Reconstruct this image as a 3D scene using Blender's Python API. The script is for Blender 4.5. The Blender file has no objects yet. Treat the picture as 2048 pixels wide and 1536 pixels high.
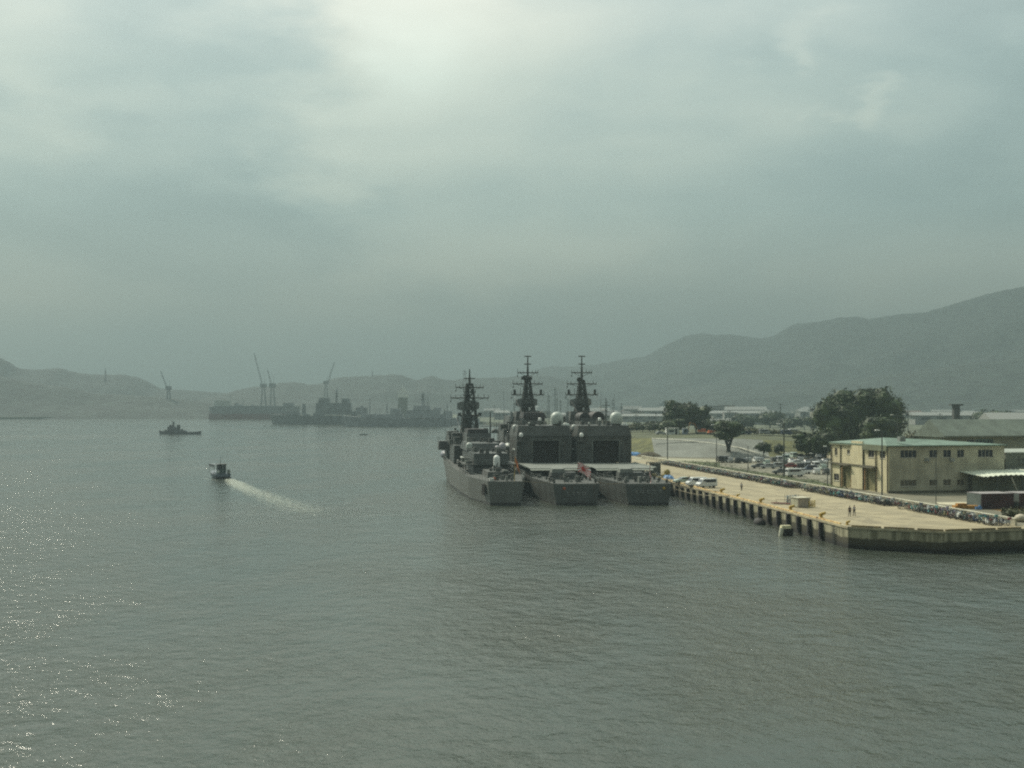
import bpy, bmesh, math, random
from mathutils import Vector, Matrix, noise
R = math.radians
random.seed(11)
C = bpy.context.scene.collection
F = 2500.0; HZ = 808.0; EYE = 21.0; QZ = 3.2

# ---------------------------------------------------------------- camera
cam = bpy.data.cameras.new("camera"); camo = bpy.data.objects.new("camera", cam); C.objects.link(camo)
camo.location = (0, 0, EYE); camo.rotation_euler = (R(90), 0, 0)
cam.sensor_width = 36; cam.lens = F/2048*36; cam.shift_y = (HZ-768)/2048
cam.clip_start = 1; cam.clip_end = 30000
bpy.context.scene.camera = camo

# ---------------------------------------------------------------- sky, sun, exposure
SUN_AZ, SUN_EL = -42.0, 44.0           # degrees, azimuth from +Y towards +X
w = bpy.data.worlds.new("World"); bpy.context.scene.world = w; w.use_nodes = True
nt = w.node_tree; nt.nodes.clear()
def N(t, typ, **kw):
    n = t.nodes.new(typ)
    for k, v in kw.items(): setattr(n, k, v)
    return n
def math_node(t, op, a, b=None, c=None, clamp=False):
    n = N(t, 'ShaderNodeMath', operation=op, use_clamp=clamp)
    for i, v in enumerate((a, b, c)):
        if v is None: continue
        if hasattr(v, 'links'): t.links.new(v, n.inputs[i])
        else: n.inputs[i].default_value = v
    return n.outputs[0]
def maprange(t, v, a, b, c, d, smooth=True):
    n = N(t, 'ShaderNodeMapRange', interpolation_type='SMOOTHSTEP' if smooth else 'LINEAR', clamp=True)
    t.links.new(v, n.inputs[0])
    for i, x in enumerate((a, b, c, d)): n.inputs[i+1].default_value = x
    return n.outputs[0]
def mixc(t, f, a, b, blend='MIX'):
    n = N(t, 'ShaderNodeMix', data_type='RGBA', blend_type=blend)
    for i, v in ((0, f), (6, a), (7, b)):
        if hasattr(v, 'links'): t.links.new(v, n.inputs[i])
        elif i == 0: n.inputs[0].default_value = v
        else: n.inputs[i].default_value = (*v, 1)
    return n.outputs[2]
sky = N(nt, 'ShaderNodeTexSky', sky_type='NISHITA', sun_disc=False)
sky.sun_elevation = R(SUN_EL); sky.sun_rotation = R(SUN_AZ); sky.dust_density = 4; sky.air_density = 1.5
tc = N(nt, 'ShaderNodeTexCoord'); sep = N(nt, 'ShaderNodeSeparateXYZ'); nt.links.new(tc.outputs['Generated'], sep.inputs[0])
sx, sy, sz = sep.outputs
# soft cloud layer: a height ramp, drifting noise and a few brighter and darker masses
mp = N(nt, 'ShaderNodeMapping'); mp.inputs['Scale'].default_value = (1, 1, 2.6); nt.links.new(tc.outputs['Generated'], mp.inputs[0])
n1 = N(nt, 'ShaderNodeTexNoise'); n1.inputs['Scale'].default_value = 4.2; n1.inputs['Detail'].default_value = 5; n1.inputs['Roughness'].default_value = .48; n1.inputs['Distortion'].default_value = .25
nt.links.new(mp.outputs[0], n1.inputs[0])
n2 = N(nt, 'ShaderNodeTexNoise'); n2.inputs['Scale'].default_value = 11; n2.inputs['Detail'].default_value = 4; n2.inputs['Roughness'].default_value = .5
nt.links.new(mp.outputs[0], n2.inputs[0])
wob = math_node(nt, 'MULTIPLY', math_node(nt, 'SUBTRACT', n2.outputs[0], .5), .16)
def blob(px, py, rx, ry, amp):
    a = (px-1024)/F; b = (HZ-py)/F; l = math.sqrt(1+a*a+b*b); x0 = a/l; z0 = b/l
    dx = math_node(nt, 'DIVIDE', math_node(nt, 'ADD', math_node(nt, 'SUBTRACT', sx, x0), wob), rx/F)
    dz = math_node(nt, 'DIVIDE', math_node(nt, 'ADD', math_node(nt, 'SUBTRACT', sz, z0), math_node(nt, 'MULTIPLY', wob, .5)), ry/F)
    d = math_node(nt, 'SQRT', math_node(nt, 'ADD', math_node(nt, 'MULTIPLY', dx, dx), math_node(nt, 'MULTIPLY', dz, dz)))
    v = maprange(nt, d, 0, 1, amp*1.6, 0)
    return math_node(nt, 'MULTIPLY', v, math_node(nt, 'GREATER_THAN', sy, 0))
BL = [(780,60,420,420,.22),(760,330,230,170,.09),(1060,20,520,260,.10),(20,60,230,200,.13),(1590,85,130,42,.08),(1640,110,50,34,.06),(1720,185,42,36,.08),(1745,225,50,45,.09),(250,190,200,60,.06),(930,510,460,130,.12),(450,505,260,70,.05),(1250,520,300,90,.04),
      (60,600,340,150,.07),(430,430,560,190,-.10),(520,120,250,190,-.07),(1990,300,500,330,-.08),(1500,330,420,200,-.03),(1950,30,330,160,-.04)]
tot = None
for b_ in BL:
    o = blob(*b_); tot = o if tot is None else math_node(nt, 'ADD', tot, o)
ns = math_node(nt, 'MULTIPLY', math_node(nt, 'SUBTRACT', n1.outputs[0], .5), .80)
ns = math_node(nt, 'ADD', ns, math_node(nt, 'MULTIPLY', math_node(nt, 'SUBTRACT', n2.outputs[0], .5), .22))
lum = math_node(nt, 'ADD', math_node(nt, 'ADD', tot, ns), 1.0)
ramp = N(nt, 'ShaderNodeValToRGB'); nt.links.new(maprange(nt, sz, 0, .6, 0, 1, False), ramp.inputs[0])
rr = ramp.color_ramp
rr.elements[0].position = 0; rr.elements[0].color = (.25, .30, .25, 1)
rr.elements[1].position = 1; rr.elements[1].color = (.85, .93, .84, 1)
for p_, c_ in ((.133, (.40, .465, .405)), (.25, (.46, .585, .54)), (.42, (.57, .69, .64)), (.6, (.92, .98, .90))):
    e = rr.elements.new(p_); e.color = (*c_, 1)
vd = N(nt, 'ShaderNodeVectorMath', operation='DOT_PRODUCT'); nt.links.new(tc.outputs['Generated'], vd.inputs[0])
vd.inputs[1].default_value = (math.sin(R(SUN_AZ))*math.cos(R(SUN_EL)), math.cos(R(SUN_AZ))*math.cos(R(SUN_EL)), math.sin(R(SUN_EL)))
glow = math_node(nt, 'MULTIPLY', maprange(nt, vd.outputs['Value'], .72, 1.0, 0, 1.7), maprange(nt, sz, .31, .5, 0, 1))
lum = math_node(nt, 'ADD', lum, glow)
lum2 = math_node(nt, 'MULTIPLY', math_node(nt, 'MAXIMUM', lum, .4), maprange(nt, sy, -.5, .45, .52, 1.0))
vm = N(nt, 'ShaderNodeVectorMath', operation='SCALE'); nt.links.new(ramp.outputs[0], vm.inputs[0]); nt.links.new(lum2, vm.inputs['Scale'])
warm = mixc(nt, maprange(nt, math_node(nt, 'ADD', tot, ns), -.25, .35, 0, 1), (.90, .99, 1.03), (1.10, 1.02, .96))
cl = mixc(nt, 1.0, vm.outputs[0], warm, 'MULTIPLY')
cl10 = N(nt, 'ShaderNodeVectorMath', operation='SCALE'); nt.links.new(cl, cl10.inputs[0]); cl10.inputs['Scale'].default_value = 10.0
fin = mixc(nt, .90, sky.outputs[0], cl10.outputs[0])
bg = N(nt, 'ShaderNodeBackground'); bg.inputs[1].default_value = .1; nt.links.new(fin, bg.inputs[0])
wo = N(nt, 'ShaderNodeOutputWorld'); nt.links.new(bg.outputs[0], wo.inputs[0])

sl = bpy.data.lights.new("sun", 'SUN'); sl.energy = 4.3; sl.angle = R(3.5); sl.color = (1, .93, .76)
so = bpy.data.objects.new("sun", sl); C.objects.link(so)
sd = Vector((math.sin(R(SUN_AZ))*math.cos(R(SUN_EL)), math.cos(R(SUN_AZ))*math.cos(R(SUN_EL)), math.sin(R(SUN_EL))))
so.rotation_euler = sd.to_track_quat('Z', 'Y').to_euler(); so.location = (0, 0, 300)
sc = bpy.context.scene
sc.view_settings.view_transform = 'Standard'; sc.view_settings.look = 'None'; sc.view_settings.gamma = 1; sc.view_settings.exposure = 0
sc.render.engine = 'CYCLES'
sc.cycles.max_bounces = 6; sc.cycles.diffuse_bounces = 2; sc.cycles.glossy_bounces = 3; sc.cycles.volume_bounces = 1
sc.cycles.transparent_max_bounces = 12; sc.cycles.sample_clamp_indirect = 3; sc.cycles.caustics_reflective = False; sc.cycles.sample_clamp_direct = 18; sc.cycles.pixel_filter_type = 'BLACKMAN_HARRIS'; sc.cycles.filter_width = 2.1
try: sc.cycles.use_denoising = False
except Exception: pass

# ---------------------------------------------------------------- helpers
def at(px, py, z=QZ):
    D = (EYE-z)*F/(py-HZ); return Vector(((px-1024)*D/F, D, z))
def atD(px, py, D): return Vector(((px-1024)*D/F, D, EYE-(py-HZ)*D/F))
MATS = {}
def mat(name, col, rough=.6, var=.18, scale=1.0, bump=0, metal=0, streak=False, col2=None):
    if name in MATS: return MATS[name]
    m = bpy.data.materials.new(name); m.use_nodes = True; t = m.node_tree; b = t.nodes['Principled BSDF']
    b.inputs['Roughness'].default_value = rough; b.inputs['Metallic'].default_value = metal
    tc = N(t, 'ShaderNodeTexCoord'); mp = N(t, 'ShaderNodeMapping'); t.links.new(tc.outputs['Object'], mp.inputs[0])
    mp.inputs['Scale'].default_value = (scale, scale, scale*(.15 if streak else 1))
    n = N(t, 'ShaderNodeTexNoise'); n.inputs['Scale'].default_value = 1; n.inputs['Detail'].default_value = 6; n.inputs['Roughness'].default_value = .62
    t.links.new(mp.outputs[0], n.inputs[0])
    c2 = col2 or tuple(x*(1-2.2*var) for x in col); c1 = tuple(min(1, x*(1+var)) for x in col)
    t.links.new(mixc(t, maprange(t, n.outputs[0], .34, .66, 0, 1), c2, c1), b.inputs['Base Color'])
    if bump:
        bn = N(t, 'ShaderNodeBump'); bn.inputs['Strength'].default_value = bump; bn.inputs['Distance'].default_value = .1
        t.links.new(n.outputs[0], bn.inputs['Height']); t.links.new(bn.outputs[0], b.inputs['Normal'])
    MATS[name] = m; return m
class MB:
    def __init__(s): s.v = []; s.f = []; s.m = []; s.sm = []; s.M = None
    def add(s, vs, fs, mi=0, smooth=False):
        o = len(s.v)
        s.v += [tuple(s.M @ Vector(v)) if s.M else tuple(v) for v in vs]
        for f in fs: s.f.append(tuple(i+o for i in f)); s.m.append(mi); s.sm.append(smooth)
    def box(s, c, d, mi=0, rz=0, taper=1.0, top=None):
        x, y, z = d[0]/2, d[1]/2, d[2]/2; vs = []
        for k, zz in enumerate((-z, z)):
            q = taper if k else 1
            for a, b in ((-x, -y), (x, -y), (x, y), (-x, y)):
                a *= q; b *= q
                vs.append((c[0]+a*math.cos(rz)-b*math.sin(rz), c[1]+a*math.sin(rz)+b*math.cos(rz), c[2]+zz))
        s.add(vs, [(3, 2, 1, 0), (4, 5, 6, 7), (0, 1, 5, 4), (1, 2, 6, 5), (2, 3, 7, 6), (3, 0, 4, 7)], mi)
        return s
    def bx(s, x0, x1, y0, y1, z0, z1, mi=0, taper=1.0): return s.box(((x0+x1)/2, (y0+y1)/2, (z0+z1)/2), (abs(x1-x0), abs(y1-y0), abs(z1-z0)), mi, 0, taper)
    def tube(s, p0, p1, r0, r1=None, n=6, mi=0, smooth=True):
        r1 = r0 if r1 is None else r1; p0 = Vector(p0); p1 = Vector(p1); d = p1-p0
        if d.length < 1e-6: return s
        q = d.to_track_quat('Z', 'Y'); vs = []
        for p, r in ((p0, r0), (p1, r1)):
            for i in range(n):
                a = 2*math.pi*(i+.5)/n; vs.append(p+q @ Vector((r*math.cos(a), r*math.sin(a), 0)))
        fs = [(i, (i+1) % n, n+(i+1) % n, n+i) for i in range(n)]
        s.add(vs, fs, mi, smooth and n > 5); s.add(vs, [tuple(range(n))[::-1], tuple(range(n, 2*n))], mi); return s
    def path(s, pts, r, n=5, mi=0):
        for a, b in zip(pts, pts[1:]): s.tube(a, b, r, r, n, mi)
        return s
    def lathe(s, c, prof, n=16, mi=0, axis='Z'):
        vs = []; c = Vector(c)
        for r, h in prof:
            for i in range(n):
                a = 2*math.pi*i/n; v = Vector((r*math.cos(a), r*math.sin(a), h))
                if axis == 'X': v = Vector((h, v.x, v.y))
                elif axis == 'Y': v = Vector((v.x, h, v.y))
                vs.append(c+v)
        k = len(prof); fs = [(j*n+i, j*n+(i+1) % n, (j+1)*n+(i+1) % n, (j+1)*n+i) for j in range(k-1) for i in range(n)]
        s.add(vs, fs, mi, True); return s
    def dome(s, c, r, h=None, n=16, mi=0):
        h = r*1.1 if h is None else h
        h = max(h, r*1.15); prof = [(r*.93, 0), (r, (h-r)*.5), (r, h-r)]+[(r*math.cos(R(a)), h-r+r*math.sin(R(a))) for a in (15, 30, 45, 60, 75, 89)]
        return s.lathe(c, prof, n, mi)
    def prism(s, poly, z0, z1, mi=0):
        n = len(poly); vs = [(p[0], p[1], z0) for p in poly]+[(p[0], p[1], z1) for p in poly]
        s.add(vs, [tuple(range(n))[::-1], tuple(range(n, 2*n))]+[(i, (i+1) % n, n+(i+1) % n, n+i) for i in range(n)], mi); return s
    def build(s, name, mats, parent=None, **kw):
        me = bpy.data.meshes.new(name); me.from_pydata(s.v, [], s.f)
        mats = mats if isinstance(mats, (list, tuple)) else [mats]
        for m in mats: me.materials.append(m)
        me.polygons.foreach_set('material_index', s.m); me.polygons.foreach_set('use_smooth', s.sm)
        me.update()
        o = bpy.data.objects.new(name, me); C.objects.link(o)
        if parent: o.parent = parent
        for k, v in kw.items(): o[k] = v
        return o
def thing(name, loc, rz, label, cat, group=None):
    o = bpy.data.objects.new(name, None); C.objects.link(o); o.location = loc; o.rotation_euler.z = rz
    o.empty_display_size = .5; return tag(o, label, cat, group)
def tag(o, label=None, cat=None, group=None, kind=None):
    for k, v in (('label', label), ('category', cat), ('group', group), ('kind', kind)):
        if v: o[k] = v
    return o
def copy_tree(o, parent=None):
    c = o.copy(); C.objects.link(c); c.parent = parent
    for ch in list(o.children): copy_tree(ch, c)
    return c
def local_uv(d):            # slope dX/dY of a line going away -> unit along, unit right, rotation
    u = Vector((d, 1, 0)).normalized(); v = Vector((u.y, -u.x, 0)); return u, v, math.atan2(u.y, u.x)

# ---------------------------------------------------------------- materials
M_quay = mat('quay_concrete', (.315, .27, .168), .8, .10, .25)
M_white = mat('white_paint', (.70, .72, .68), .45, .06, 1)
M_navy = mat('naval_grey', (.078, .086, .080), .5, .14, .35, streak=True)
def grime(m, col, lo, hi, amt, sc_):
    t = m.node_tree; b = t.nodes['Principled BSDF']; src = b.inputs['Base Color'].links[0].from_socket
    tc = N(t, 'ShaderNodeTexCoord'); mp = N(t, 'ShaderNodeMapping'); mp.inputs['Scale'].default_value = sc_; t.links.new(tc.outputs['Object'], mp.inputs[0])
    n = N(t, 'ShaderNodeTexNoise'); n.inputs['Scale'].default_value = 1; n.inputs['Detail'].default_value = 7; n.inputs['Roughness'].default_value = .7; t.links.new(mp.outputs[0], n.inputs[0])
    t.links.new(mixc(t, maprange(t, n.outputs[0], lo, hi, 0, amt), src, col), b.inputs['Base Color'])
grime(M_navy, (.075, .050, .032), .55, .72, .75, (.7, .9, .10)); grime(M_navy, (.05, .055, .05), .50, .62, .6, (.25, .25, .25))
grime(M_quay, (.17, .145, .095), .56, .68, .8, (.12, .05, .1)); grime(M_quay, (.11, .10, .07), .66, .74, .8, (.5, .3, .3));
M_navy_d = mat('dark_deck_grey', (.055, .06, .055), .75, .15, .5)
M_navy_l = mat('light_deck_grey', (.17, .185, .165), .7, .12, .4)
M_mast = mat('mast_grey', (.055, .065, .06), .6, .15, 1)
M_black = mat('black_paint', (.02, .02, .02), .6, .2, 1)
M_dark = mat('dark_interior', (.022, .02, .017), .8, .3, 1)
M_glass = mat('window_glass', (.03, .035, .045), .12, .2, 1)
M_dome = mat('radome_white', (.46, .50, .46), .5, .05, 1)
M_domew = mat('bright_white', (.80, .82, .78), .45, .04, 1)
M_rubber = mat('rubber', (.02, .018, .018), .8, .25, 1)
M_yellow = mat('yellow_paint', (.50, .33, .035), .5, .2, 2)
M_green = mat('green_roof_paint', (.13, .20, .155), .6, .12, .4)
M_bark = mat('bark', (.035, .032, .025), .9, .3, 3)
M_blue = mat('blue_tarp', (.10, .25, .50), .5, .2, 1.5)
M_orange = mat('orange_paint', (.50, .12, .04), .5, .15, 2)
M_rust = mat('rust_red', (.16, .045, .03), .7, .3, .5)
M_steel = mat('galvanised_steel', (.28, .30, .28), .45, .12, 1, metal=.3)

# ---------------------------------------------------------------- water
def water_material():
    m = bpy.data.materials.new('sea_water'); m.use_nodes = True; t = m.node_tree; b = t.nodes['Principled BSDF']
    tc = N(t, 'ShaderNodeTexCoord')
    def nz(scale, sxyz=(1, 1, 1), detail=3, rough=.5, dist=0, rot=0):
        mp = N(t, 'ShaderNodeMapping'); mp.inputs['Scale'].default_value = sxyz; mp.inputs['Rotation'].default_value = (0, 0, R(rot)); t.links.new(tc.outputs['Object'], mp.inputs[0])
        n = N(t, 'ShaderNodeTexNoise'); n.inputs['Scale'].default_value = scale; n.inputs['Detail'].default_value = detail; n.inputs['Roughness'].default_value = rough; n.inputs['Distortion'].default_value = dist
        t.links.new(mp.outputs[0], n.inputs[0]); return n.outputs[0]
    big = nz(.012, (1, .45, 1), 4, .55, .6, 12); mid = nz(.05, (1, .5, 1), 4, .6, .4, -8)
    patch = math_node(t, 'ADD', math_node(t, 'MULTIPLY', big, .6), math_node(t, 'MULTIPLY', mid, .4))
    h1 = nz(.55, (1, .8, 1), 5, .62, .2, 20); h2 = nz(.13, (1, .75, 1), 3, .5, .3, -15); h3 = nz(2.2, (1, .9, 1), 3, .6, 0, 35)
    h = math_node(t, 'ADD', math_node(t, 'ADD', math_node(t, 'MULTIPLY', h1, .62), math_node(t, 'MULTIPLY', h2, .75)), math_node(t, 'MULTIPLY', h3, .07))
    bn = N(t, 'ShaderNodeBump'); bn.inputs['Distance'].default_value = 1.0
    t.links.new(maprange(t, patch, .41, .59, .30, 1.05), bn.inputs['Strength']); t.links.new(h, bn.inputs['Height'])
    t.links.new(bn.outputs[0], b.inputs['Normal'])
    t.links.new(mixc(t, maprange(t, patch, .4, .6, 0, 1), (.044, .056, .045), (.062, .070, .054)), b.inputs['Base Color'])
    b.inputs['Roughness'].default_value = .12; b.inputs['IOR'].default_value = 1.34
    return m
wb = MB(); wb.add([(-5200, -300, 0), (5200, -300, 0), (5200, 6300, 0), (-5200, 6300, 0)], [(0, 1, 2, 3)])
water = wb.build('water', water_material(), kind='structure')

# ---------------------------------------------------------------- ground
def ngon_sheet(poly, z, m, name, depth=0, **kw):
    bm = bmesh.new(); vs = [bm.verts.new((p[0], p[1], z)) for p in poly]; f = bm.faces.new(vs)
    if f.normal.z < 0: f.normal_flip()
    f.normal_update()
    if depth:
        n = len(vs); lo = [bm.verts.new((p[0], p[1], z-depth)) for p in poly]
        for i in range(n): bm.faces.new((vs[i], lo[i], lo[(i+1) % n], vs[(i+1) % n]))
    bmesh.ops.triangulate(bm, faces=[f]); bmesh.ops.recalc_face_normals(bm, faces=bm.faces)
    me = bpy.data.meshes.new(name); bm.to_mesh(me); bm.free(); me.materials.append(m)
    o = bpy.data.objects.new(name, me); C.objects.link(o)
    for k, v in kw.items(): o[k] = v
    return o
u, v, qrot = local_uv(-.1152)
A = Vector((48.9, 181.8, 0)); Bc = Vector((60.5, 175.2, 0)); Cc = Vector((73.3, 178.9, 0)); Ec = Vector((240, 230, 0))
QE = A+u*330
M_grass = mat('rough_grass', (.065, .080, .024), .95, .25, .12, .3, col2=(.035, .045, .016))
M_asph = mat('car_park_asphalt', (.16, .15, .105), .9, .12, .15)
inset = v*.5
land = [A+u*8+v*8, (75, 186, 0), (245, 238, 0), (4800, 900, 0), (4800, 6000, 0), (-4800, 6000, 0), (-4800, 1500, 0), (-1500, 1650, 0), (-800, 1700, 0), (-520, 1800, 0), (-330, 1800, 0), (-270, 1420, 0), (-60, 1300, 0), (-30, 1290, 0), (70, 800, 0), QE+v*4, QE+v*8]
ngon_sheet([tuple(p)[:2] for p in land], QZ-.3, mat('far_ground', (.10, .115, .07), .95, .3, .03), 'ground', 5, kind='structure')

# quay: deck pavement sheet, and a sea wall thing with coping, fenders
ground_top = [A, Bc, Cc, Ec, Ec+Vector((60, 300, 0)), QE+v*160, QE]
ngon_sheet([tuple(p)[:2] for p in [A+v*.35+u*.2, Bc+Vector((0, .5, 0)), Cc+Vector((0, .5, 0)), Ec+Vector((0, .5, 0)), Ec+Vector((60, 300, 0)), QE+v*160, QE+v*.5]], QZ-.06, M_quay, 'pavement', 1.5, kind='structure')

def wall_material():
    m = bpy.data.materials.new('sea_wall_concrete'); m.use_nodes = True; t = m.node_tree; b = t.nodes['Principled BSDF']; b.inputs['Roughness'].default_value = .85
    tc = N(t, 'ShaderNodeTexCoord'); g = N(t, 'ShaderNodeNewGeometry'); se = N(t, 'ShaderNodeSeparateXYZ'); t.links.new(g.outputs['Position'], se.inputs[0])
    n = N(t, 'ShaderNodeTexNoise'); n.inputs['Scale'].default_value = .5; n.inputs['Detail'].default_value = 6; t.links.new(tc.outputs['Object'], n.inputs[0])
    mp = N(t, 'ShaderNodeMapping'); mp.inputs['Scale'].default_value = (1.3, 1.3, .12); t.links.new(tc.outputs['Object'], mp.inputs[0])
    n2 = N(t, 'ShaderNodeTexNoise'); n2.inputs['Scale'].default_value = 1; n2.inputs['Detail'].default_value = 5; t.links.new(mp.outputs[0], n2.inputs[0])
    z = math_node(t, 'ADD', se.outputs[2], math_node(t, 'MULTIPLY', math_node(t, 'SUBTRACT', n.outputs[0], .5), 1.1))
    wet = maprange(t, z, 1.45, 1.75, 1, 0)
    dry = mixc(t, maprange(t, n2.outputs[0], .38, .62, 0, 1), (.16, .15, .09), (.37, .345, .235))
    col = mixc(t, wet, dry, mixc(t, maprange(t, z, .2, 1.2, 0, 1), (.012, .012, .009), (.055, .05, .028)))
    t.links.new(col, b.inputs['Base Color']); return m
M_wall = wall_material()
sea_wall = thing('sea_wall', (A.x, A.y, 0), 0, 'long concrete quay wall with dark tidal stains and black rubber fenders', 'quay wall')
edge = [QE-A, Vector((0, 0, 0)), Bc-A, Cc-A, Ec-A]
wbm = MB()
prev = None
for a, b in zip(edge, edge[1:]):
    d = (b-a); L = d.length; d = d/L; nrm = Vector((d.y, -d.x, 0)); k = max(1, int(L/5))
    if nrm.dot(Vector((0, -1, 0))) < 0 and nrm.dot(-v) < 0: nrm = -nrm
    for i in range(k):
        p = a+d*(L*i/k); q = a+d*(L*(i+1)/k-.03); th = -nrm*1.2
        jog = nrm*random.uniform(-.02, .03)
        wbm.prism([(p+jog)[:2], (q+jog)[:2], (q+th)[:2], (p+th)[:2]], -1.5, QZ-.35)
    back = [a-nrm*.15, b-nrm*.15, b-nrm*1.1, a-nrm*1.1]
    wbm.prism([x[:2] for x in back], -1.5, QZ-.4)
wbm.build('wall_face', M_wall, sea_wall)
cp = MB(); 
for a, b in zip(edge, edge[1:]):
    d = (b-a); L = d.length; d = d/L; nrm = Vector((d.y, -d.x, 0))
    if nrm.dot(Vector((0, -1, 0))) < 0 and nrm.dot(-v) < 0: nrm = -nrm
    cp.prism([x[:2] for x in (a+nrm*.12, b+nrm*.12, b-nrm*.55, a-nrm*.55)], QZ-.35, QZ-.02)
cp.build('coping', mat('pale_coping', (.42, .37, .24), .75, .15, .5), sea_wall)
M_kerb = mat('worn_yellow_kerb', (.62, .47, .20), .7, .25, 1.2, col2=(.34, .20, .10)); M_kerb2 = mat('dark_kerb', (.075, .06, .035), .8, .3, 1.2, col2=(.20, .15, .05))
kb = MB()
def kerb_run(a, b, seg, gap):
    d = (b-a); L = d.length; d = d/L; nrm = Vector((d.y, -d.x, 0))
    if nrm.y > 0 or (abs(nrm.y) < .3 and nrm.x > 0): nrm = -nrm
    s_ = gap
    while s_ < L-seg*.5:
        e_ = min(L-.1, s_+seg); p = a+d*s_-nrm*.05; q = a+d*e_-nrm*.05
        kb.prism([x[:2] for x in (p, q, q-nrm*.28, p-nrm*.28)], QZ-.02, QZ+.2); s_ = e_+gap
kerb_run(edge[1]+u*3, edge[0], 9.0, .55); kb.build('kerb_beam', M_kerb, sea_wall); kb = MB(); kerb_run(edge[1], edge[2], 4.2, .45); kerb_run(edge[2], edge[3], 3.9, .4); kerb_run(edge[3], edge[4], 3.9, .4)
kb.build('kerb_beam', M_kerb2, sea_wall)
f0 = MB(); f0.box((0, 0, 0), (.42, .85, 2.6)); f0.box((-.24, 0, .2), (.12, .5, 2.0))
proto = None
for i in range(34):
    s_ = 10.4+5.02*i; p = u*s_-v*.28
    if proto is None: proto = f0.build('fender', M_rubber, sea_wall); o = proto
    else: o = proto.copy(); C.objects.link(o)
    o.location = (p.x, p.y, 1.55); o.rotation_euler.z = qrot-R(90)
lad = MB()
for y in (-.25, .25): lad.tube((0, y, -.5), (0, y, 2.9), .05)
for k in range(9): lad.tube((0, -.25, -.2+k*.35), (0, .25, -.2+k*.35), .03)
l0 = lad.build('ladder', M_mast, sea_wall); p = u*5.2-v*.2; l0.location = (p.x, p.y, 0); l0.rotation_euler.z = qrot-R(90)

# mooring bollards
def make_bollard():
    m = MB(); m.box((0, 0, .06), (.9, .7, .12)); m.lathe((0, 0, .1), [(.3, 0), (.24, .15), (.23, .45), (.27, .6)], 12)
    m.tube((-.05, 0, .62), (.75, 0, .86), .27, .2, 10); m.tube((-.28, 0, .58), (0, 0, .62), .2, .26, 10)
    return m
bo = None
bol = [(184.4, .65, 'small yellow mooring bollard nearest the quay corner'), (195, 1.0, 'yellow hooked mooring bollard just past the quay corner'), (209.1, .95, 'yellow hooked mooring bollard beside the beige cabinet'),
       (225, .95, 'yellow hooked mooring bollard short of the brown gangway planks'), (239.2, .65, 'small yellow bollard between two larger hooked ones'), (250.1, 1.0, 'yellow hooked mooring bollard just in front of the white vans'), (275.4, 1.2, 'yellow hooked mooring bollard by the nose of the white vans'),
       (300, 1.1, 'yellow mooring bollard next to the blue tarp')]
for Y, k, lb in bol:
    X = 48.9-.1152*(Y-181.8)+.85
    if bo is None: bo = make_bollard().build('mooring_bollard', M_yellow); o = bo
    else: o = bo.copy(); C.objects.link(o)
    o.location = (X, Y, QZ-.05); o.scale = (k, k, k); o.rotation_euler.z = R(20); tag(o, lb, 'bollard', 'yellow bollards along the quay edge')

# ---------------------------------------------------------------- ground sheets inland
def quad(pts, z, m, name, **kw):
    b = MB(); b.add([(p[0], p[1], z) for p in pts], [tuple(range(len(pts)))]); return b.build(name, m, **kw)
def flX(Y): return 69.7-.14*(Y-182.4)      # front of the bicycle rows
wl = lambda Y: flX(Y)+4.3
quad([(wl(184)+.4, 184), (120, 196), (120, 300), (60+30, 420), (wl(420)+.4, 420)], QZ-.052, M_asph, 'road', kind='structure')
gp = [(wl(262)+1, 262), (wl(262)+8, 264), (wl(330)+18, 330), (wl(400)+20, 392), (wl(400)+1, 400)]
quad(gp, QZ-.046, M_grass, 'grass_strip', kind='structure')
gp2 = [(83, 188), (100, 192), (104, 232), (80, 226)]
quad(gp2, QZ-.040, mat('dry_grass', (.17, .12, .04), .95, .3, .2, .3, col2=(.24, .11, .03)), 'grass_patch', kind='structure')
quad([(at(1880, 1008).x, at(1880, 1008).y), (at(1990, 1013).x, at(1990, 1013).y), (at(1990, 1003).x, at(1990, 1003).y), (at(1870, 1004).x, at(1870, 1004).y)], QZ-.034, mat('pale_concrete', (.5, .46, .33), .8, .08, .5), 'concrete_apron', kind='structure')
quad([at(1440, 919)[:2], at(1440, 932)[:2], at(1570, 951)[:2], at(1600, 958)[:2], at(1662, 958)[:2], at(1662, 915)[:2]], QZ-.028, mat('parking_surface', (.19, .18, .13), .85, .1, .2), 'car_park', kind='structure')
quad([at(1270, 914)[:2], at(1270, 919)[:2], at(1440, 925)[:2], at(1440, 919)[:2]], QZ-.022, mat('pale_road', (.3, .29, .2), .85, .1, .2), 'side_road', kind='structure')
# deck seams of the quay: shallow joint strips
jm = MB()
for k in range(1, 26):
    p = A+u*(10*k)+v*.9; q = p+v*(14 if k > 2 else 17); jm.prism([x[:2] for x in (p, q, q+u*.12, p+u*.12)], QZ-.06, QZ-.052)
for t_ in (5.2, 10.4):
    p = A+u*4+v*t_; q = A+u*250+v*(t_-2.2); jm.prism([x[:2] for x in (p, q, q+v*.1, p+v*.1)], QZ-.06, QZ-.050)
jm.build('pavement_joints', mat('joint_bitumen', (.10, .09, .065), .9), kind='structure')

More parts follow.
